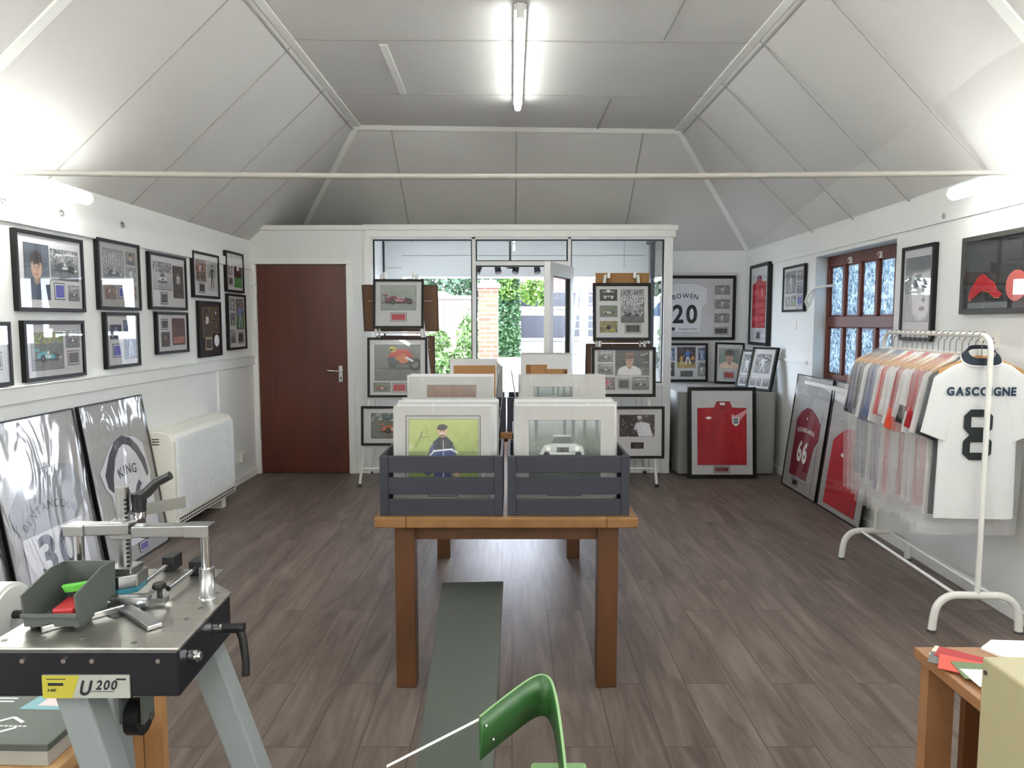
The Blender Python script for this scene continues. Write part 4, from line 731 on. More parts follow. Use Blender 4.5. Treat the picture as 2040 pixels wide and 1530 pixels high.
# ---- easels with framed prints between the table and the porch
def easel(cx, foot, top, lb):
    t = thing('display_easel', lb, 'easel', (cx, 6.62, 0))
    for s in (-1, 1):
        q = MB().tube([(s*foot, -.135, .012), (s*top, .09, 1.93)], .0125, 10); q.build('leg', M.wmetal, t)
        MB().tube([(s*foot, .46, .012), (s*top, .13, 1.93)], .0125, 10).build('leg', M.wmetal, t)
        for y in (-.135, .46): MB().cyl((s*foot, y, 0), (s*foot, y, .028), .02, .014).build('foot', M.rubber, t)
    for z in (.165, .36, .80, 1.40):
        f_ = foot+(top-foot)*z/1.93; y = -.135+.225*z/1.93; MB().cyl((-f_, y, z), (f_, y, z), .009, n=8).build('cross_bar', M.wmetal, t)
        if z < .3: MB().cyl((-f_, .46-.33*z/1.93, z), (f_, .46-.33*z/1.93, z), .009, n=8).build('cross_bar', M.wmetal, t)
    q = MB()
    for s in (-1, 1): q.box(s*(top-.03)-.012, s*(top-.03)+.012, .08, .14, 1.90, 1.955)
    q.build('top_clamp', M.wmetal, t); return t
easel(-1.04, .347, .16, 'white metal easel with racing prints beside the brown door'); easel(1.01, .31, .15, 'white metal easel holding framed prints before the glazed porch right pane')
def ez(z): return 6.62-.135+.117*z-.016
LE = .06
def eas(lb, x0, x1, z0, z1, items, **k): return pic(lb, ((x0+x1)/2, ez(z0), z0), 0, x1-x0, (z1-z0)/math.cos(LE), items, lean=.116 if z1 > 1.8 else LE, **k)
eas('black-framed racing car drawing on grey, top print on the easel beside brown door', -1.27, -.805, 1.437, 1.888, [('cargrey', .15, .37, .85, .87, dict(res=64)), ('Pr', .37, .17, .63, .29)], fw=.022, seed=40)
eas('black-framed leaning motorcycle rider print on the easel beside brown door', -1.315, -.767, .812, 1.357, [('bike', .12, .28, .88, .88, dict(res=72)), ('car', .1, .09, .38, .25, dict(body=(206, 60, 50))), ('Pr', .43, .11, .63, .22)], fw=.022, seed=41)
eas('black-framed orange racing car print, lowest on the easel beside brown door', -1.37, -.77, .378, .736, [('car', .15, .18, .85, .82, dict(body=(206, 110, 60), pal=[(60, 100, 110), (120, 120, 120), (200, 200, 190)], res=60))], fw=.022, seed=42)
eas('black-framed racing montage with tall grandstand photo, top print on easel before porch', .738, 1.272, 1.326, 1.853, [('wheelk', .12, .69, .42, .89), ('car', .12, .41, .42, .61, dict(body=(190, 170, 140))), ('yel', .12, .14, .42, .34), ('stand', .48, .31, .88, .89, dict(res=60, pal=[(84, 88, 92), (140, 144, 148), (190, 194, 196), (50, 54, 60)])), ('Pk', .57, .15, .80, .27)], fw=.028, seed=43)
eas('black-framed montage with man in white and union flag on easel before porch', .722, 1.306, .817, 1.27, [('carbw', .1, .70, .34, .92), ('carbw', .1, .45, .34, .66), ('whiteman', .37, .43, .9, .93, dict(res=70)), ('flag', .1, .14, .37, .39), ('Pk', .43, .18, .58, .34), ('carbw', .63, .14, .9, .40, dict())], fw=.028, seed=44)
eas('black-framed photo of man in white suit, lowest print on easel before porch', .892, 1.382, .262, .735, [('celeb', .17, .42, .82, .84, dict(res=60)), ('Pk', .38, .19, .62, .31, False)], fw=.024, seed=45)
def backing(lb, x0, x1, z0, z1, m, m2, roll=0):
    y = 6.62+.465-.171*z0+.012; t = thing('picture_back', lb, 'picture', ((x0+x1)/2, y, z0), 0, .17); w_, h_ = x1-x0, z1-z0
    t.rotation_euler = (.17, roll, 0); MB().box(-w_/2+.012, w_/2-.012, .0, .006, .012, h_-.012).build('backing_board', m, t); frame_ring(w_, h_, .018, .004, ).build('frame', m2, t)
    MB().box(-w_/2+.02, w_/2-.02, .006, .03, .02, h_-.02).build('mount', M.mount, t)
    MB().tube([(-w_*.42, -.006, h_*.66), (0, -.008, h_*.62), (w_*.42, -.006, h_*.66)], .0022, 6).build('hanging_cord', M.white, t); return t
backing('brown back of a wide frame hung on rear of the easel beside door', -1.40, -.69, 1.41, 1.85, M.mdf, M.mdfd); backing('brown back of second frame lower on rear of the easel beside door', -1.30, -.735, .985, 1.375, M.mdf, M.mdfd, .01)
backing('tan hardboard back rising above top print on easel before porch', .775, 1.275, 1.30, 1.96, M.tan, M.tan); backing('brown frame back behind union flag montage on easel before porch', .70, 1.33, .88, 1.30, M.mdf, M.mdfd)
# ================================================================ tables, crates and the prints in them
def oak_table(name, label, cx, y0, y1, wd, h, leg=.082, ap=.07):
    t = thing(name, label, 'table', (cx, (y0+y1)/2, 0)); D = (y1-y0)/2; e = .125
    tp = MB().box(-wd/2+e, wd/2-e, -D, D, h-.042, h); tp.build('table_top', M.oak, t, .005)
    for s in (-1, 1): MB().box(min(s*(wd/2-e), s*wd/2), max(s*(wd/2-e), s*wd/2), -D, D, h-.042, h).build('top_end_board', M.oak, t, .005)
    lx = wd/2-.05-leg/2-.02; ly = D-.055-leg/2
    for sx in (-1, 1):
        for sy in (-1, 1): MB().box(sx*lx-leg/2, sx*lx+leg/2, sy*ly-leg/2, sy*ly+leg/2, 0, h-.042).build('leg', M.oakz, t, .004)
    a = MB()
    for s in (-1, 1): a.box(-lx+leg/2, lx-leg/2, s*ly-.012, s*ly+.012, h-.042-ap, h-.042); a.box(s*lx-.012, s*lx+.012, -ly+leg/2, ly-leg/2, h-.042-ap, h-.042)
    a.build('apron', M.oakz, t); return t
TH = .728
oak_table('oak_table', 'long oak table carrying the front charcoal crates in the room centre', -.0225, 2.80, 4.62, 1.045, TH)
oak_table('oak_table', 'second oak table behind the first, mostly hidden by crates', -.0225, 4.98, 5.75, 1.045, TH, .07)
def crate(label, x0, x1, y0, d, h=.242):
    t = thing('slatted_crate', label, 'crate', ((x0+x1)/2, y0, TH)); w_ = (x1-x0)/2; th = .012
    def panel(nm, horizontal, at):
        q = MB(); sh = (h-2*.019)/3
        for k in range(3):
            z = k*(sh+.019)
            if horizontal: q.box(-w_+.034, w_-.034, at, at+th, z, z+sh)
            else: q.box(at, at+th, th, d-th, z, z+sh)
        if horizontal:
            for s in (-1, 1): q.box(min(s*w_, s*(w_-.034)), max(s*w_, s*(w_-.034)), at-.003, at+th, 0, h)
        return q.build(nm, M.crate, t, .002)
    panel('front_panel', True, 0); panel('rear_panel', True, d-th); panel('side_panel', False, -w_); panel('side_panel', False, w_-th)
    MB().box(-w_+th, w_-th, th, d-th, .004, .014).build('base_board', M.crate, t)
    q = MB()
    for sx in (-1, 1):
        for y in (th, d-th-.02): q.box(min(sx*(w_-th), sx*(w_-th-.02)), max(sx*(w_-th), sx*(w_-th-.02)), y, y+.02, .0, h-.01)
    q.build('corner_block', M.crate, t); return t
def mounted(label, x, y, w_, h_, lean, items=(), group=None, film=True, roll=0, rz=0, backface=False, card=None, seed=0, z=None):
    t = thing('mounted_print', label, 'mounted print', (x, y, (TH+.0155) if z is None else z), rz, -lean, group); t.rotation_euler = (-lean, roll, rz)
    MB().box(-w_/2, w_/2, -.0016, .0016, 0, h_).build('mount_board', card or M.mountc, t)
    for it in items:
        x0 = -w_/2+it[1]*w_; z0 = it[2]*h_; x1 = -w_/2+it[3]*w_; z1 = it[4]*h_
        if it[0] == 'box':
            q = MB(); [q.box(a, b, -.0024, -.0017, c_, d_) for a, b, c_, d_ in ((x0, x1, z0, z0+.003), (x0, x1, z1-.003, z1), (x0, x0+.003, z0, z1), (x1-.003, x1, z0, z1))]; q.build('keyline', M.inkk, t)
        elif it[0] == 'tp': MB().box(x0, x1, -.0022, -.0016, z0, z1).build('parcel_tape', M.tape, t)
        else: photo(S_(it[0], x1-x0, z1-z0, seed+5, **(it[5] if len(it) > 5 else {})), x0, z0, -.0026, t)
    if film:
        q = MB(); nx = 60; nz = 16; rr = random.Random(seed); V = []
        for j in range(nz+1):
            for i in range(nx+1): V.append((-w_/2-.004+(w_+.008)*i/nx, -.0040-.0008*rr.random()-.0058*max(0, math.sin(i*.83+seed+.05*j*(1+i%3)))**10-.004*max(0, math.sin(i*.31+j*.16+seed*2))**14, -.001+(h_+.014)*j/nz))
        q.add(V, [(j*(nx+1)+i, j*(nx+1)+i+1, (j+1)*(nx+1)+i+1, (j+1)*(nx+1)+i) for j in range(nz) for i in range(nx)], 0, True); q.build('clear_sleeve', M.sleeve, t)
    return t
# front pair
crate('front charcoal slatted crate, holding the golfer print', -.526, -.036, 2.83, .42); crate('front charcoal slatted crate, holding the grey saloon car print', -.018, .468, 2.83, .42)
mounted('white mounted golfer print with signature, foremost in crate', -.288, 2.925, .40, .412, .09, [('box', .125, .28, .895, .905), ('golf', .155, .29, .875, .87, dict(res=120)), ('box', .36, .095, .66, .20)], seed=50)
mounted('white mounted grey saloon car print under creased film, foremost in crate', .215, 2.925, .415, .412, .09, [('jag', .15, .28, .86, .86, dict(res=100)), ('box', .34, .1, .66, .2)], seed=51)
for k in range(7):
    mounted('white mounted print in clear sleeve stacked behind the golfer print', -.272+.006*math.sin(k*2.1), 2.96+.036*k, .418, .415+.005*(k % 3), .09+.004*k, (), 'prints behind the golfer print', film=False, card=M.mountc if k % 2 else M.mount, seed=60+k)
    mounted('white mounted print in clear sleeve stacked behind the saloon car print', .225+.008*math.sin(k*1.7), 2.96+.036*k, .42, .415+.006*(k % 3), .09+.004*k, (), 'prints behind the saloon car print', film=(k == 0), card=M.mountc if k % 2 else M.mount, seed=70+k)
# middle pair
crate('charcoal slatted crate behind the golfer crate', -.562, -.062, 3.42, .42); crate('charcoal slatted crate behind the saloon car crate', .0, .49, 3.42, .42)
mounted('white mounted brown hillside print rising behind the golfer print', -.305, 3.56, .42, .485, .07, [('hill', .22, .56, .80, .915, dict(res=60))], seed=80)
mounted('white mounted grey glass print under glossy film behind saloon car print', .252, 3.56, .42, .475, .07, [('jag', .16, .56, .62, .915, dict(res=60))], seed=81)
for k in range(4):
    mounted('white mounted print stacked behind the brown hillside print', -.308-.012*(k % 2), 3.60+.045*k, .43, .482+.004*(k % 3), .07+.005*k, (), 'prints behind the hillside print', film=False, card=M.mount, seed=90+k)
    mounted('white mounted print stacked behind the grey glass print', .247+.014*(k % 2), 3.60+.045*k, .43, .478+.005*(k % 3), .07+.005*k, (), 'prints behind the grey glass print', film=(k == 1), card=M.mountc, seed=95+k)
# far prints on the second table
crate('charcoal slatted crate on second table, nearest the brown door', -.54, -.045, 5.06, .40); crate('charcoal slatted crate on second table, nearest the white easel feet', -.035, .45, 5.06, .40)
mounted('brown-faced mounted board standing behind the hillside print', -.28, 5.19, .34, .492, .06, [('tp', .08, .3, .97, .90)], film=False, card=M.mount, seed=100)
mounted('white board backed with brown parcel tape standing behind the crates', .246, 5.19, .365, .522, .06, [('tp', .12, .70, .52, .86), ('tp', .10, .2, .19, .86), ('tp', .49, .2, .66, .80), ('tp', .64, .70, .92, .80), ('tp', .84, .2, .92, .80)], film=False, card=M.mount, seed=101)
for k in range(3):
    mounted('white board stacked behind the parcel-taped board', .249+.002*k, 5.235+.05*k, .365, .520+.004*k, .06+.006*k, (), 'boards behind the taped board', film=False, card=M.mountc, seed=110+k)
    mounted('white board stacked behind the brown-faced board', -.272+.016*k, 5.235+.05*k, .34, .47-.02*k, .06+.006*k, (), 'boards behind the brown-faced board', film=False, card=M.mountc, seed=114+k)
for k, (x, rl, hh, lb) in enumerate(((-.10, .13, .50, 'taller thin print seen edge-on leaning beside the brown hillside print'), (-.125, .10, .49, 'thin sleeved print seen edge-on beside hillside print, nearer the brown door'), (.075, -.16, .50, 'thin sleeved print seen edge-on beside glossy film print, leaning furthest into gap'), (.10, -.09, .36, 'shorter thin print seen edge-on beside the glossy film print'))):
    mounted(lb, x, 4.12+.012*k, .42, hh, 0, (), film=False, card=M.mount, rz=PI/2+.02*(1 if x < 0 else -1), seed=120+k, z=TH+.003).rotation_euler = (rl, 0, PI/2)
# ================================================================ clothes rail and shirts
RA = Vector((2.243, 3.386, 0)); RB = Vector((2.297, 4.47, 0)); RH = 1.437; ang = math.atan2(RB.x-RA.x, RB.y-RA.y)
t = thing('clothes_rail', 'white metal clothes rail full of football shirts by the right wall', 'clothes rail', tuple((RA+RB)/2), -ang); L_ = (RB-RA).length/2
P = [(0, -L_, .18), (0, -L_, 1.3)]+[(0, -L_+.075*(1-math.cos(a)), 1.362+.075*math.sin(a)) for a in np.linspace(0, PI/2, 7)]+[(0, L_-.075*(1-math.cos(a)), 1.362+.075*math.sin(a)) for a in np.linspace(PI/2, 0, 7)]+[(0, L_, 1.3), (0, L_, .18)]
MB().tube(P, .0125, 14).build('upper_frame', M.wmetal, t)
for s in (-1, 1):
    Q = [(-.205, s*L_, .0), (-.20, s*L_, .06)]+[(-.195+.10*(1-math.cos(a)), s*L_, .085+.10*math.sin(a)) for a in np.linspace(.1, PI/2, 7)]; Q = Q+[(-x, y, z) for x, y, z in Q[::-1]]
    MB().tube(Q, .019, 14, sq=.8).build('foot_arch', M.wmetal, t)
    for x in (-.205, .205): MB().cyl((x, s*L_, 0), (x, s*L_, .012), .021).build('foot_cap', M.hook, t)
for x in (-.085, .085): MB().cyl((x, -L_, .178), (x, L_, .178), .009).build('base_bar', M.wmetal, t)
def ring(hw, d, z, n, rr, fold):
    out = []
    for j in range(n):
        a = 2*PI*j/n; c, s_ = math.cos(a), math.sin(a); x = hw*math.copysign(abs(c)**.55, c); y = d*math.copysign(abs(s_)**.8, s_)
        y += fold*(math.sin(x*38+rr[0])*.6+math.sin(x*71+rr[1])*.4); out.append((x, y, z))
    return out
def shell(levels, n, rr, mb=None, mi=0, cap=False, rs=None):
    mb = mb or MB(); R = [ring(hw, d, z, n, rr, f) for z, hw, d, f in levels]; V = [p for r in R for p in r]
    mb.add(V, [(i*n+j, i*n+(j+1) % n, (i+1)*n+(j+1) % n, (i+1)*n+j)[::-1] for i in range(len(R)-1) for j in range(n)], mi, True); return mb
def hanger(label, y):
    t = thing('clothes_hanger', label, 'hanger', tuple(RA+(RB-RA)*y), -ang)
    q = MB().tube([(0, 0, RH-.108)]+[(0, 0, RH-.06), (.0, 0, RH-.045)]+[(.018*math.sin(a), 0, RH-.007+.0225*-math.cos(a)) for a in np.linspace(.2, 4.4, 10)], .0022, 6); q.build('wire_hook', M.wire, t)
    a = [(-.20, RH-.178), (-.19, RH-.163), (-.10, RH-.122), (-.03, RH-.098), (.03, RH-.098), (.10, RH-.122), (.19, RH-.163), (.20, RH-.178), (.19, RH-.186), (.10, RH-.150), (0, RH-.132), (-.10, RH-.150), (-.19, RH-.186)]
    MB().prism(a, -.007, .007).build('wooden_arms', M.hang, t, .003); return t
SHM = {}
def shm(k, c, c2=None):
    if k not in SHM: SHM[k] = mat('shirt_cloth_'+k, c, .85, bump=(160, .12), noise=((14, 14, 2.5), c2, .8) if c2 else None)
    return SHM[k]
def hung(label, y, m, L=.75, sleeve=.27, hw=.235, cover=True, seed=0, trimm=None, coll=None, spread=1.):
    rr = (seed*1.3, seed*2.1); p = RA+(RB-RA)*y; t = thing('football_shirt', label, 'shirt', (p.x, p.y, RH-.115), -ang)
    lv = [(.015, .062, .017, 0), (-.004, .09, .018, 0), (-.03, .14, .018, .001), (-.06, .185, .017, .001), (-.085, hw-.01, .015, .001), (-.14, hw-.02, .015, .002), (-.22, hw-.04, .016, .003), (-.36, hw-.042, .017, .004), (-.52, hw-.04, .018, .004), (-.66, hw-.036, .018, .005), (-L, hw-.034, .019, .006)]
    b = shell(lv, 44, rr)
    if coll: b.v = [(x, y_, z+y_*1.3*max(0, 1+z/.03) if z > -.03 else z) for x, y_, z in b.v]
    b.build('body', m, t)
    for s in (-1, 1):
        q = MB(); n = 18; R = []
        for k, (u, w_, d) in enumerate(((0, .085, .014), (.3, .080, .016), (.65, .074, .018), (1, .070, .02))):
            cx = s*(hw-.085+.065*u*spread); cz = -.14-sleeve*.85*u
            tilt = s*.38; R.append([(cx+w_*math.cos(2*PI*j/n)*math.cos(tilt), d*math.sin(2*PI*j/n)+.003*math.sin(j*2+seed), cz+w_*math.cos(2*PI*j/n)*math.sin(tilt)*1.0+.02*(1-u)) for j in range(n)])
        V = [p_ for r in R for p_ in r]; q.add(V, [(i*n+j, i*n+(j+1) % n, (i+1)*n+(j+1) % n, (i+1)*n+j) for i in range(3) for j in range(n)], 0, True)
        if trimm: q.add(V[2*n:], [(j, (j+1) % n, n+(j+1) % n, n+j) for j in range(n)], 1, True); q.v[-n:] = [(x*1.003, y_*1.15, z-.004) for x, y_, z in q.v[-n:]]
        q.build('sleeve', [m, trimm] if trimm else m, t)
    if coll:
        q = shell([(.036, .062, .024, 0), (.022, .074, .026, 0), (.004, .092, .027, 0)], 36, (0, 0)); shell([(.006, .092, .0275, 0), (.0, .096, .028, 0)], 36, (0, 0), q, 1)
        q.v = [(x, y_, z+y_*1.3) for x, y_, z in q.v]; q.build('collar', [coll, m], t)
    if cover: shell([(.03, .05, .019, .001), (-.02, .15, .022, .001), (-.07, hw+.01, .023, .002), (-.3, hw+.035, .0235, .003), (-.6, hw+.03, .024, .003), (-L-.10, hw+.02, .0245, .004)], 44, (rr[0]+1, rr[1]+2)).build('plastic_cover', M.cover, t)
    return t
navy = shm('charcoal', (54, 56, 64), (40, 42, 48)); wht = shm('white', (218, 219, 220)); wrm = shm('warm_white', (214, 206, 206)); red = shm('red', (170, 34, 44), (140, 26, 36)); brg = shm('bright_red', (206, 44, 46), (176, 34, 38)); pnk = shm('faded_red', (176, 92, 98), (150, 60, 70)); blu = shm('blue', (92, 106, 148), (70, 84, 130)); slt = shm('slate', (110, 112, 134), (90, 92, 116)); dk = shm('dark', (62, 60, 66), (44, 42, 48)); org = shm('orange', (214, 70, 44)); kk = shm('black', (30, 30, 34))
ordn = ['nearest the camera', 'second from the near end', 'third from the near end', 'fourth from the near end', 'fifth from the near end', 'sixth from the near end', 'seventh from the near end', 'eighth from the near end', 'ninth from the near end', 'ninth from the far end', 'eighth from the far end', 'seventh from the far end', 'sixth from the far end', 'fifth from the far end', 'fourth from the far end', 'third from the far end', 'second from the far end', 'last at the far end']
lst = [('white shirt numbered 8 with navy collar', wht, None), ('charcoal shirt in clear cover', navy, None), ('white-sleeved shirt in clear cover', wrm, None), ('dark red shirt in clear cover', red, None), ('faded red shirt in clear cover', pnk, wht), ('white shirt with black cuffs in clear cover', wht, kk), ('warm white shirt in clear cover', wrm, None), ('red shirt with orange cuffs in clear cover', red, org), ('white shirt in clear cover', wht, None), ('pale shirt in clear cover', wrm, None), ('bright red shirt in clear cover', brg, None), ('white shirt in clear cover', wht, None), ('blue shirt in clear cover', blu, None), ('slate blue shirt in clear cover', slt, None), ('white shirt in clear cover', wht, None), ('dark grey shirt in clear cover', dk, None), ('slate shirt in clear cover', slt, None), ('dark shirt in clear cover', dk, None)]
NS = len(lst); rnd = random.Random(5)
for i, (nm, m, tr) in enumerate(lst):
    f = .065+.87*i/(NS-1)
    hanger('wooden hanger with wire hook on the clothes rail, '+ordn[i], f)
    s = hung(nm+', '+ordn[i]+' on rail', f, m, L=(.775 if i == 0 else .74+.05*rnd.random()), sleeve=.28 if i == 0 else .24+.08*rnd.random(), cover=i > 0, seed=i, trimm=tr, coll=shm('collar_navy', (36, 46, 58)) if i == 0 else None, spread=1.0 if i == 0 else .8+.3*rnd.random(), hw=.225 if i == 0 else .218)
    if i == 0:
        body = [c for c in s.children if c.name.startswith('body')][0]
        nb = letters(MB(), 'GASCOIGNE', .054, -.004, -.172, -.0225, bold=.05, xs=.9, sp=.1); nb.build('name_lettering', mat('blue_outline_print', (30, 52, 76), .6), body)
        o8 = [(-.035, 0), (.035, 0), (.065, .03), (.065, .105), (.05, .125), (.065, .145), (.065, .215), (.035, .245), (-.035, .245), (-.065, .215), (-.065, .145), (-.05, .125), (-.065, .105), (-.065, .03)]
        q = MB()
        def cell(pts): q.prism([(x-.012, z-.485) for x, z in pts], -.0265, -.0225)
        for zz in (0, .1225):
            cell([(-.066, zz+.03), (-.034, zz+.034), (-.034, zz+.088), (-.066, zz+.092)]); cell([(.034, zz+.034), (.066, zz+.03), (.066, zz+.092), (.034, zz+.088)])
            cell([(-.036, zz), (.036, zz), (.066, zz+.031), (.034, zz+.036), (-.034, zz+.036), (-.066, zz+.031)]); cell([(-.034, zz+.087), (.034, zz+.087), (.066, zz+.091), (.036, zz+.1225), (-.036, zz+.1225), (-.066, zz+.091)])
        q.build('number', mat('deep_green_black_print', (28, 38, 38), .6), body)
# ================================================================ foreground: frame-joining machine, pine bench, desk, board, chair
Z = .95; BX = -.76
t = thing('frame_joining_machine', 'frame joining machine with steel top on grey splayed legs', 'machine', (0, 0, 0))
top = [(-.900, 1.18), (-.564, 1.18), (-.574, 1.436), (-.639, 1.500), (-.645, 1.575), (-.825, 1.575), (-.83, 1.50), (-.890, 1.436)]
MB().prism(top, Z-.006, Z, 'z').build('top_plate', M.steel, t, .002)
bd = MB().prism([(-.898, 1.183), (-.566, 1.183), (-.576, 1.435), (-.640, 1.498), (-.83, 1.498), (-.888, 1.435)], Z-.088, Z-.006, 'z'); bd.build('housing', M.navy, t, .004)
np_ = MB().box(-.798, -.650, 1.1795, 1.183, .862, .902); np_.box(-.798, -.755, 1.1791, 1.1796, .862, .902, 1); np_.prism([(-.755, .862), (-.748, .862), (-.734, .902), (-.755, .902)], 1.1791, 1.1796, mi=1)
letters(np_, 'U', .036, -.727, .868, 1.1789, 2, bold=.03, slant=.25, xs=.8); letters(np_, '200', .023, -.690, .8775, 1.1789, 2, bold=.03, slant=.25, xs=.9); letters(np_, 'AMP', .0075, -.782, .8735, 1.1789, 2, bold=.03)
np_.box(-.788, -.762, 1.1787, 1.179, .884, .889, 2); np_.box(-.79, -.758, 1.1787, 1.179, .895, .8965, 2); np_.box(-.715, -.675, 1.1787, 1.179, .8735, .8745, 2); np_.box(-.672, -.655, 1.1787, 1.179, .894, .897, 2)
np_.build('name_plate', [mat('silver_plate', (156, 158, 152), .4), mat('yellow_plate', (168, 160, 56), .45), M.inkk], t)
for x in (-.885, -.83, -.76, -.712, -.60): MB().tube([(x, 1.183, .927), (x, 1.179, .927)], .0042, 12).build('cap_screw', M.chrome, t)
for x, y in ((-.88, 1.21), (-.82, 1.22), (-.75, 1.22), (-.65, 1.20), (-.60, 1.35), (-.605, 1.30), (-.60, 1.43), (-.64, 1.45)): MB().tube([(x, y, Z), (x, y, Z+.001)], .005, 10).build('plate_screw', M.hook, t)
q = MB().cyl((-.566, 1.225, .915), (-.552, 1.225, .915), .011, n=16); q.cyl((-.552, 1.225, .915), (-.546, 1.225, .915), .0075, n=12); q.build('adjuster_bolt', M.chrome, t)
q = MB().cyl((-.572, 1.345, .912), (-.556, 1.345, .912), .009, n=14, mi=1); q.tube([(-.556, 1.345, .912), (-.515, 1.345, .914)], .0095, 14); q.tube([(-.525, 1.345, .914), (-.518, 1.343, .895), (-.512, 1.34, .85), (-.512, 1.338, .822)], [.0085, .008, .0075, .008], 12); q.build('side_lever', [M.kplast, M.chrome], t)
MB().box(-.5735, -.571, 1.333, 1.336, .905, .935).build('slot', M.gasket, t)
for (a, b) in (((-.768, 1.225, .868), (-.56, 1.26, 0)), ((-.622, 1.40, .868), (-.37, 1.47, 0)), ((-.84, 1.43, .868), (-.79, 1.43, 0)),): MB().bar(a, b, .055, .05, up=(0, 1, 0)).build('leg', M.grey, t, .004)
q = MB().cyl((-.714, 1.32, .862), (-.714, 1.32, .812), .022, n=18); q.box(-.738, -.732, 1.30, 1.34, .745, .815); q.box(-.698, -.692, 1.30, 1.34, .745, .815); q.build('caster_fork', M.gbin, t)
q = MB().cyl((-.728, 1.325, .748), (-.702, 1.325, .748), .034, n=26); q.build('caster_wheel', M.kplast, t); MB().cyl((-.742, 1.325, .748), (-.688, 1.325, .748), .008, n=12).build('caster_axle', M.chrome, t)
# pressing bridge and column
for x, y in ((-.608, 1.403), (-.862, 1.407)): MB().cyl((x, y, Z+.055), (x, y, 1.078), .0095, n=18).build('bridge_post', M.chrome, t); MB().tube([(x, y, Z), (x, y, Z+.004), (x, y, Z+.004), (x, y, Z+.062)], [.017, .017, .0145, .0145], 22).build('post_sleeve', M.alu, t)
q = MB().box(-.645, -.595, 1.385, 1.42, 1.078, 1.102); q.bar((-.64, 1.402, 1.090), (-.745, 1.395, 1.090), .03, .022); q.bar((-.76, 1.415, 1.090), (-.85, 1.407, 1.090), .03, .022); q.box(-.882, -.842, 1.388, 1.426, 1.079, 1.101); q.build('bridge_beam', M.alu, t, .002)
q = MB().prism([(-.785, 1.37), (-.755, 1.365), (-.735, 1.385), (-.735, 1.42), (-.79, 1.425)], 1.068, 1.105, 'z'); q.build('column_clamp', M.alu, t, .002, (-.016, .035, 0))
MB().cyl((-.766, 1.39, .985), (-.766, 1.39, 1.170), .0125, n=24).build('column', M.alu, t, 0, (-.016, .035, 0))
tk = MB(); [tk.box(-.757, -.752, 1.379, 1.383, 1.0+.009*k, 1.004+.009*k) for k in range(17)]; tk.build('depth_scale', M.gasket, t, 0, (-.016, .035, 0))
q = MB().cyl((-.738, 1.40, 1.104), (-.738, 1.40, 1.118), .012, n=16, mi=1); q.tube([(-.738, 1.40, 1.118), (-.738, 1.40, 1.155)], [.013, .014], 18); q.tube([(-.738, 1.40, 1.147), (-.72, 1.40, 1.158), (-.70, 1.40, 1.178), (-.672, 1.40, 1.192)], [.0115, .011, .0095, .0085], 14); q.build('clamp_lever', [M.kplast, M.chrome], t, 0, (-.016, .035, 0))
q = MB().tube([(-.742, 1.372, 1.086), (-.715, 1.365, 1.086), (-.714, 1.365, 1.086), (-.702, 1.362, 1.086)], [.008, .008, .0125, .0125], 16); q.build('clamp_knob', M.kplast, t, 0, (-.016, .035, 0))
MB().bar((-.745, 1.44, 1.112), (-.690, 1.50, 1.112), .004, .024).build('pressure_arm', M.alu, t, 0, (-.016, .035, 0))
q = MB().box(-.79, -.742, 1.365, 1.415, .998, 1.01); q.prism([(-.80, 1.355), (-.76, 1.352), (-.732, 1.37), (-.735, 1.42), (-.795, 1.425)], .972, .998, 'z'); q.build('pressure_head', M.alu, t, .002, (-.016, .035, 0))
MB().prism([(-.80, 1.353), (-.76, 1.350), (-.731, 1.368), (-.735, 1.415), (-.798, 1.42)], .962, .972, 'z').build('blue_guard', M.teal, t, .001, (-.016, .035, 0))
for (a, b) in (((-.755, 1.44, .966), (-.762, 1.60, .966)), ((-.69, 1.41, .966), (-.688, 1.57, .966))):
    MB().cyl(a, b, .0055, n=14).build('guide_rod', M.chrome, t); c = Vector(a)*.13+Vector(b)*.87; MB().box(c.x-.014, c.x+.014, c.y-.02, c.y+.02, Z, .982).build('rod_bracket', M.kplast, t, .002)
q = MB().box(-.792, -.70, 1.346, 1.366, Z+.004, .972); q.build('fence_block', M.alu, t, .002)
for x in (-.78, -.712): MB().cyl((x, 1.346, .961), (x, 1.343, .961), .007, n=16).build('cap_screw', M.chrome, t)
q = MB().box(-.70, -.672, 1.358, 1.376, Z+.006, .966, 1); q.cyl((-.686, 1.367, .966), (-.686, 1.367, .982), .005, n=12); q.tube([(-.686, 1.367, .982), (-.686, 1.367, .986), (-.686, 1.367, .994)], [.009, .0135, .0115], 14); q.build('fence_knob', [M.kplast, M.alu], t)
q = MB().bar((-.742, 1.342, Z+.005), (-.64, 1.254, Z+.005), .026, .009); q.bar((-.742, 1.342, Z+.006), (-.835, 1.24, Z+.006), .008, .012); q.build('mitre_fence', M.alu, t, .002)
MB().prism([(-.758, 1.312), (-.738, 1.30), (-.715, 1.324), (-.732, 1.334)], Z+.0002, Z+.0012, 'z').build('driver_slot', M.gasket, t)
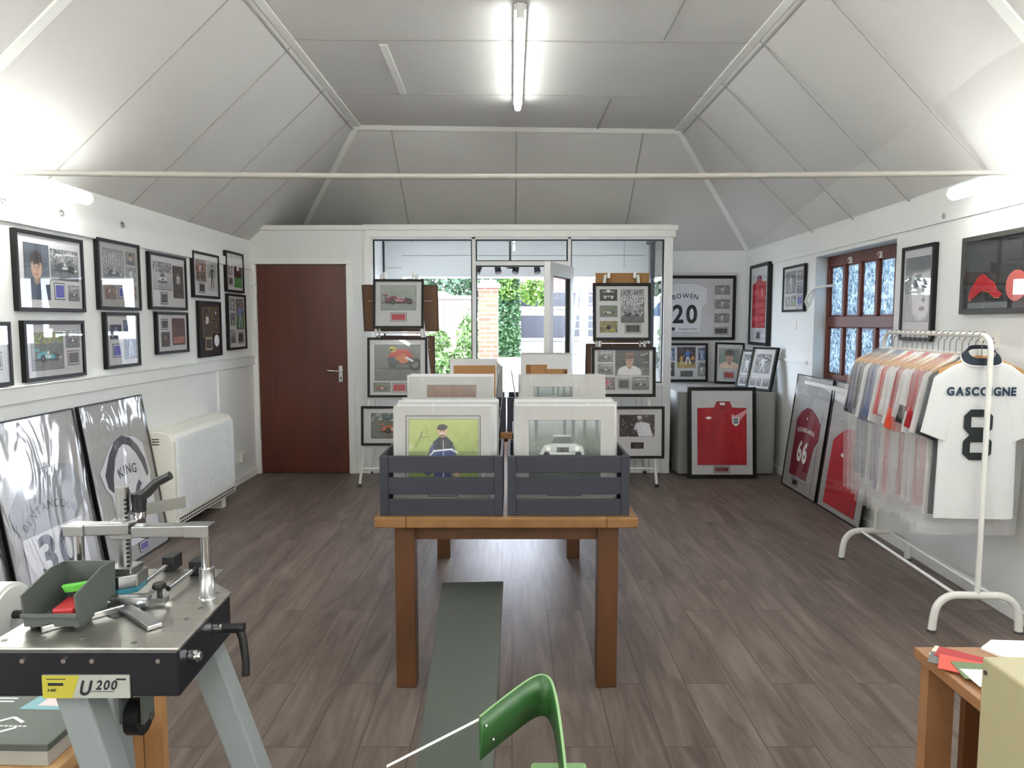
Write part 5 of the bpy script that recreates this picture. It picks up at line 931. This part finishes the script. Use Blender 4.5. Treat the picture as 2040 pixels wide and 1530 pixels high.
# grey bin on the plate with the staples in it
b = thing('storage_bin', 'grey plastic open-front bin standing on the steel machine top', 'bin', (-.824, 1.312, Z)); w_ = .049; q = MB(); th = .003
sp = [(-.060, .006), (.060, .006), (.064, .086), (.02, .088), (-.067, .066)]
for s in (-1, 1): q.prism(sp, min(s*w_, s*(w_-th)), max(s*w_, s*(w_-th)), 'x')
q.box(-w_+th, w_-th, -.060, .060, .006, .006+th); q.box(-w_+th, w_-th, .060, .064, .006, .086); q.prism([(-.060, .006), (-.057, .006), (-.062, .030), (-.065, .030)], -w_+th, w_-th, 'x'); q.box(-w_-.001, w_+.001, -.069, -.064, .026, .032)
for x in (-.04, .04): q.box(x-.006, x+.006, -.05, .05, 0, .006)
q.build('bin_shell', M.gbin, b)
q = MB().box(-.012, .024, -.02, .045, .004, .022, 0, rot((0, 0, 0), 'Z', .15)); o = q.build('staple_magazine', M.redp, None, .003); o.location = (-.828, 1.295, Z+.0065); tag(o, 'red plastic strip of staples lying inside the grey bin', 'staple strip')
q = MB().prism([(-.03, 0), (.035, .004), (.035, .022), (-.012, .016), (-.036, .014)], -.006, .006, mx=rot((0, 0, 0), 'Z', .2)); o = q.build('utility_knife', M.lime, None, .002); o.location = (-.812, 1.33, Z+.042); tag(o, 'lime green knife handle sticking up in the grey bin', 'knife')
# paper roll at the left edge
t = thing('paper_roll', 'white paper roll on a black holder cut off at left edge', 'paper roll', (-1.03, 1.37, .93)); MB().cyl((-.06, 0, 0), (.052, 0, 0), .062, n=36).build('roll', M.paper, t); MB().cyl((.052, 0, 0), (.056, 0, 0), .055, n=30).build('core_cap', M.paper, t)
q = MB().cyl((-.15, 0, 0), (.075, 0, 0), .008, n=12); q.ball((.085, 0, -.0), (.013, .012, .012), 12); q.bar((-.08, 0, .0), (-.08, .02, -.93), .012, .03); q.bar((-.13, 0, .0), (-.13, .02, -.93), .012, .03); q.box(-.16, -.05, -.12, .08, -.93, -.915); q.build('holder', M.kplast, t)
# pine bench behind the machine and the slate box on it
t = thing('pine_workbench', 'low pine workbench under and behind the steel machine', 'workbench', (-1.40, 1.66, 0)); q = MB().box(-.62, .43, -.20, .115, .515, .55); q.build('bench_top', M.pine, t, .004); 
for x in (-.58, .40): MB().box(x-.012, x+.012, -.16, .07, 0, .515).build('side_panel', M.pinez, t)
MB().box(-.568, .388, .06, .075, 0, .515).build('back_panel', M.pinez, t); MB().box(.432, .464, .09, .115, 0, .70).build('upright', M.pinez, t); MB().box(.467, .515, .09, .115, 0, .70).build('upright', M.pinez, t); MB().box(-.62, .425, .10, .115, .55, .58).build('upstand', M.pinez, t)
t = thing('flat_card_box', 'flat slate-grey card box with white diamond emblem lying on pine bench', 'box', (-1.235, 1.585, .551), -.03); MB().box(-.33, .245, -.105, .13, 0, .034).build('box_base', mat('pale_card', (176, 172, 164), .7), t, .002); MB().box(-.333, .248, -.108, .133, .034, .05).build('lid', M.boxg, t, .002)
q = MB().prism([(.085, .03), (.22, .03), (.19, .115), (.10, .115)], .05, .0507, 'z', mi=1); q.prism([(.12, .045), (.19, .045), (.175, .10), (.125, .10)], .0507, .0512, 'z', mi=0); q.build('printed_picture', [mat('pink_white_print', (226, 206, 206), .6), mat('aqua_print', (130, 176, 184), .6)], t)
q = MB()
for a, b_ in (((.06, -.035), (.10, -.005)), ((.10, -.005), (.135, -.025)), ((.06, -.055), (.095, -.075)), ((.095, -.075), (.135, -.045))): q.bar((a[0], a[1], .0506), (b_[0], b_[1], .0506), .007, .001)
[q.box(.03+.0105*k, .037+.0105*k, -.042, -.038, .05, .0508) for k in range(12)]; [q.box(-.02, .05, .06+.014*k, .065+.014*k, .05, .0507) for k in range(4)]; q.build('emblem', M.white, t)
# right: desk, swatches, cream cabinet
t = thing('wooden_desk', 'brown wooden desk cut off by the lower corner of view', 'desk', (.968, 1.68, 0)); MB().box(0, 1.1, -.9, 0, .695, .72).build('desk_top', M.deskw, t, .002); MB().box(.15, .17, -.83, -.055, 0, .695).build('side_panel', M.deskd, t)
MB().box(.012, .075, -.045, -.012, 0, .695).build('leg', M.deskw, t); MB().box(1.03, 1.09, -.045, -.012, 0, .695).build('leg', M.deskw, t); MB().box(.012, .075, -.89, -.85, 0, .695).build('leg', M.deskw, t); MB().box(1.03, 1.09, -.89, -.85, 0, .695).build('leg', M.deskw, t)
MB().box(.10, 1.03, -.05, -.03, .12, .695).build('modesty_panel', M.deskd, t)
cab = thing('cream_cabinet', 'cream metal cabinet standing in front of the desk', 'cabinet', (.847, 1.255, 0)); MB().box(0, .10, -.5, 0, 0, .9).build('cabinet_body', M.cream, cab, .004); q = MB().cyl((-.002, -.012, .875), (0, -.012, .875), .004, n=12); q.build('screw', M.hook, cab)
def sw(label, name, cat, x, y, w_, h_, rz, z, m): 
    o = MB().box(-w_/2, w_/2, -h_/2, h_/2, 0, .0015).build(name, m); o.location = (x, y, z); o.rotation_euler = (0, 0, rz); return tag(o, label, cat, None)
z0 = .7205
def fan(label, x, y, deg, w_, h_, z, m):
    a = math.radians(deg); c_, s_ = math.cos(a), math.sin(a); sw(label, 'colour_swatch', 'swatch', x+c_*w_/2+s_*h_/2, y+s_*w_/2-c_*h_/2, w_, h_, a, z, m)
fan('ivory mount swatch under the fan of swatches on the desk', 1.022, 1.684, -43, .17, .062, z0, M.card['ivory'])
fan('slate grey mount swatch at the corner of the swatch fan', .993, 1.652, -36, .13, .066, z0+.0016, M.card['slate'])
fan('crimson mount swatch at the top of the swatch fan', 1.024, 1.672, -41, .16, .06, z0+.0032, M.card['crimson'])
fan('coral red mount swatch in the middle of the swatch fan', 1.000, 1.63, -33, .16, .082, z0+.0048, M.card['coral'])
fan('olive green mount swatch near the front of the swatch fan', 1.001, 1.591, -12, .16, .082, z0+.0064, M.card['olive'])
fan('white mount swatch lying frontmost on the desk', .998, 1.55, -5, .15, .078, z0+.008, M.card['white'])
o = MB().prism([(0, 0), (.02, -.05), (.30, -.09), (.34, .02), (.05, .04)], 0, .006, 'z').build('paper_pile', M.paper); o.location = (1.12, 1.665, z0); tag(o, 'pile of white papers at back of the desk', 'papers')
# grey-green board on trestle legs running away under the view
t = thing('long_bench', 'long flat grey-green bench below the oak table', 'bench', (-.165, 2.27, 0)); tp = MB().prism([(-.127, .655), (.129, .672), (.120, -.80), (-.061, -.80)], .402, .42, 'z'); tp.build('bench_board', M.bench, t, .004)
for y in (-.62, .45): MB().box(-.03, .06, y-.02, y+.02, 0, .402).build('leg', M.hook, t); MB().box(-.03, .09, y-.12, y+.12, 0, .02).build('foot', M.hook, t)
# green chair with a clear back
t = thing('green_chair', 'green bent-metal chair with clear back panel in the foreground', 'chair', (0, 1.3, 0)); band = []
kn = [(-.062, -.002, .763), (-.03, .022, .777), (.005, .048, .791), (.032, .068, .800), (.052, .080, .803), (.068, .080, .802), (.079, .068, .797), (.085, .046, .788), (.089, .015, .776), (.093, -.03, .752), (.097, -.08, .715), (.10, -.14, .66)]
def crom(P, m=5):
    out = []; P = [Vector(p) for p in P]; P = [2*P[0]-P[1]]+P+[2*P[-1]-P[-2]]
    for i in range(1, len(P)-2):
        for j in range(m):
            u = j/m; a, b, c, d = P[i-1:i+3]; out.append(.5*((2*b)+(c-a)*u+(2*a-5*b+4*c-d)*u*u+(3*b-a-3*c+d)*u**3))
    return out+[P[-2]]
cr = crom(kn); cl_ = [(p.x, p.y) for p in cr]; tops = [p.z for p in cr]
q = MB(); n = len(cl_); V = []
for k, ((x, y), z) in enumerate(zip(cl_, tops)): V += [(x, y, z), (x, y, z-.085)]
off = []
for k in range(n):
    a = Vector(cl_[max(k-1, 0)]); b = Vector(cl_[min(k+1, n-1)]); d_ = (b-a).normalized(); off.append(Vector((d_.y, -d_.x))*.005)
V2 = [(x+off[i//2].x, y+off[i//2].y, z) for i, (x, y, z) in enumerate(V)]; N2 = len(V); F = []
for k in range(n-1):
    a, b, c_, d_ = 2*k, 2*k+2, 2*k+3, 2*k+1; F += [(a, d_, c_, b), (N2+a, N2+b, N2+c_, N2+d_), (a, b, N2+b, N2+a), (d_, N2+d_, N2+c_, c_)]
F += [(0, N2, N2+1, 1), (N2-2, N2-1, 2*N2-1, 2*N2-2)]; q.add(V+V2, F, 0, True)
for i_, f_ in enumerate(F):
    if i_ % 4 == 2 and i_ < len(F)-2: q.m[i_] = 1; q.sm[i_] = False
    if i_ % 4 == 3 or i_ >= len(F)-2: q.sm[i_] = False
q.build('arm_band', [M.green, M.greenp], t)
for x, y, z in ((-.048, .0, .745), (-.035, .01, .712)): MB().ball((x, y-.004, z), .0035, 8).build('rivet', M.chrome, t)
q = MB().add([(-.055, -.0, .757), (-.055, .004, .757), (-.235, -.006, .664), (-.235, -.002, .664), (-.055, 0, .45), (-.055, .004, .45), (-.235, -.006, .45), (-.235, -.002, .45)], [(0, 1, 3, 2), (4, 6, 7, 5), (0, 2, 6, 4), (1, 5, 7, 3), (0, 4, 5, 1), (2, 3, 7, 6)]); q.build('clear_back', M.acryl, t)
MB().bar((-.055, .002, .758), (-.236, -.004, .665), .004, .003).build('back_edge', M.paper, t)
MB().prism([(-.24, -.16), (.15, -.16), (.15, .02), (.02, .03), (-.22, .02)], .43, .45, 'z').build('seat', M.greenp, t, .004) 
q = MB(); q.box(.035, .14, -.06, .0, .657, .672); q.build('arm_pad', M.greenp, t, .006)
for x in (-.22, .12):
    for y in (-.14, .0): MB().cyl((x, y, 0), (x, y, .43), .012, n=12).build('leg', M.green, t)
MB().bar((.12, -.03, .45), (.10, -.03, .66), .02, .02).build('arm_post', M.green, t)
# ================================================================ outside the porch
struct('ground_yard', MB().box(-30, 30, YF+.15, 70, -.2, -.06), M.concrete)
struct('road_strip', MB().box(-30, 30, 23, 30, -.06, -.05), M.tarm)
def leaves(mb, c, r, n, size, rr, box=False):
    for _ in range(n):
        if box: p = Vector((c[0]+r[0]*rr.uniform(-1, 1), c[1]+r[1]*rr.uniform(-1, 1), c[2]+r[2]*rr.uniform(-1, 1)))
        else:
            d = Vector((rr.gauss(0, 1), rr.gauss(0, 1), rr.gauss(0, 1))).normalized()*(rr.random()**.4); p = Vector((c[0]+r[0]*d.x, c[1]+r[1]*d.y, c[2]+r[2]*d.z))
        a = Vector((rr.gauss(0, 1), rr.gauss(0, 1), rr.gauss(0, 1))).normalized(); b = a.cross(Vector((rr.gauss(0, 1), rr.gauss(0, 1), rr.gauss(0, 1)))).normalized(); s = size*rr.uniform(.6, 1.3)
        mb.add([p-a*s, p+b*s*.5, p+a*s, p-b*s*.5], [(0, 1, 2, 3)])
    return mb
rr = random.Random(11)
w = MB().box(-9, -1.08, 20, 20.3, -.06, 2.12); w.box(-9, -1.08, 19.96, 20.34, 2.12, 2.22, 1); struct('wall_garden', w, [M.brickp, M.concrete])
w = MB().box(-.74, -.31, 16, 16.42, -.06, 2.24); w.box(-.79, -.26, 15.95, 16.47, 2.24, 2.34, 1); w.box(-.70, -.35, 16.02, 16.4, 2.34, 2.42, 1); struct('pillar_brick', w, [M.brick, M.concrete])
t = thing('ivy_wall', 'tall wall of dark ivy beyond the brick pillar', 'ivy', (-.1, 32, -.06)); MB().box(-.5, .42, .1, .6, 0, 4.1).build('wall_core', M.leafd, t); leaves(MB(), (-.04, .0, 2.05), (.52, .22, 2.05), 2600, .09, rr, True).build('ivy_leaves', M.leafd, t); leaves(MB(), (-.1, -.1, 3.3), (.4, .25, .8), 500, .09, rr, True).build('fresh_leaves', M.leafb, t)
t = thing('overhanging_bush', 'bright green bush overhanging beside the ivy wall', 'bush', (1.1, 30.9, -.06)); q = MB(); leaves(q, (-.1, 0, 2.85), (.75, .5, .62), 900, .11, rr); q.build('foliage', M.leafb, t); MB().tube([(.4, 0, 0), (.4, 0, 1.9), (.2, 0, 2.5), (.0, 0, 2.8)], [.05, .04, .03, .02], 8).build('stem', M.leafd, t)
t = thing('office_building', 'low dark-windowed building far beyond the yard', 'building', (3.4, 36, -.06)); MB().box(-3.2, 6, 0, 4, 0, 3.1).build('wall', M.render, t); q = MB().add([(-3.4, -.3, 3.1), (6.2, -.3, 3.1), (6.2, 4.3, 3.1), (-3.4, 4.3, 3.1), (-3.0, 2, 4.6), (5.8, 2, 4.6)], [(0, 1, 5, 4), (2, 3, 4, 5), (1, 2, 5), (3, 0, 4), (3, 2, 1, 0)]); q.build('roof', M.rooft, t)
for x0, x1, z0, z1 in ((-2.95, -.6, .75, 1.88), (-2.95, -.6, 2.3, 3.0), (-.4, 2.2, .75, 1.88), (-.4, 2.2, 2.3, 3.0), (2.6, 5, .75, 1.88)):
    f = MB().box(x0-.08, x1+.08, -.06, .0, z0-.12, z0); f.box(x0-.08, x1+.08, -.06, 0, z1, z1+.12); f = f.build('window', M.upvc, t); MB().box(x0, x1, -.03, -.005, z0, z1).build('pane', M.dglass, f)
t = thing('metal_staircase', 'pale steel outside staircase seen through the porch pane', 'staircase', (2.0, 20, -.06)); MB().box(-.13, .09, -.1, .1, 0, 3.6).build('post', M.stairm, t)
MB().bar((-.42, 0, .35), (-.06, .1, 3.3), .05, .16).build('stringer', M.stairm, t); MB().bar((.85, .9, .35), (1.1, 1.0, 3.3), .05, .16).build('stringer', M.stairm, t)
for k in range(12): z = .4+.235*k; MB().box(-.4+.03*k, .95, .15+.06*k, .42+.06*k, z, z+.04).build('tread', M.render, t)
MB().tube([(-.62, -.1, .95), (-.50, -.1, 1.2), (-.2, 0, 3.6)], .022, 8).build('handrail', M.stairm, t); MB().tube([(-.62, -.1, .0), (-.62, -.1, .95)], .022, 8).build('handrail_post', M.stairm, t); MB().tube([(-.62, -.1, .5), (-.45, -.1, .6), (-.12, 0, 3.2)], .018, 8).build('mid_rail', M.stairm, t)
t = thing('white_van', 'white van parked behind the low brick wall', 'van', (-2.6, 24.2, -.05)); pf = [(-2.4, .35), (1.75, .35), (1.8, .9), (1.55, 1.35), (1.0, 2.05), (.35, 2.55), (-2.3, 2.75), (-2.4, 2.6)]; MB().prism(pf, 0, 1.9).build('body', M.van, t, .03)
for xx in (-1.6, 1.05): MB().cyl((xx, -.02, .33), (xx, .2, .33), .33).build('wheel', M.kplast, t)
MB().prism([(-.9, 2.0), (.15, 2.0), (.1, 2.35), (-.9, 2.4)], -.015, .0).build('side_window', M.vglass, t); MB().prism([(.55, 1.75), (1.1, 1.75), (.75, 2.2), (.55, 2.3)], -.015, .0).build('cab_window', M.vglass, t); MB().box(-2.2, .2, -.012, 0, 2.5, 2.53).build('roof_seam', M.hook, t)
for i, (x, y, zt, n, lb, m) in enumerate(((-4.4, 33, 2.4, 1400, 'green tree behind the parked van, further from the pillar', M.leafm), (-2.0, 38, 2.6, 1600, 'green tree behind the parked van, nearer the brick pillar', M.leafm), (-9.5, 33, 2.6, 1400, 'green tree beyond the wall at far end', M.leafm))):
    t = thing('garden_tree', lb, 'tree', (x, y, -.06)); leaves(MB(), (0, 0, zt+.9), (1.9, 1.5, 1.7), n, .17, rr).build('foliage', m, t); MB().cyl((0, 0, 0), (0, 0, zt), .14, .09).build('trunk', M.mdfd, t)
for i, (x, y, r, h_, lb) in enumerate(((-1.0, 18.2, .4, 1.0, 'pale leafy shrub before the garden wall, nearer the pillar'), (-1.9, 18.2, .42, .75, 'pale leafy shrub before the garden wall, nearer the easel'), (-1.45, 17.0, .45, .5, 'low pale leafy shrub in front of the garden wall'))):
    t = thing('garden_shrub', lb, 'shrub', (x, y, -.06)); leaves(MB(), (0, 0, h_), (r, r, h_*.9), 900, .075, rr).build('foliage', M.leafp, t); MB().cyl((0, 0, 0), (0, 0, h_), .03, .015, 8).build('stem', M.mdfd, t)
struct('kerb_planting_strip', MB().box(-1.4, 2.6, 29, 31.2, -.06, -.02), mat('dry_grass', (206, 200, 130), .9))
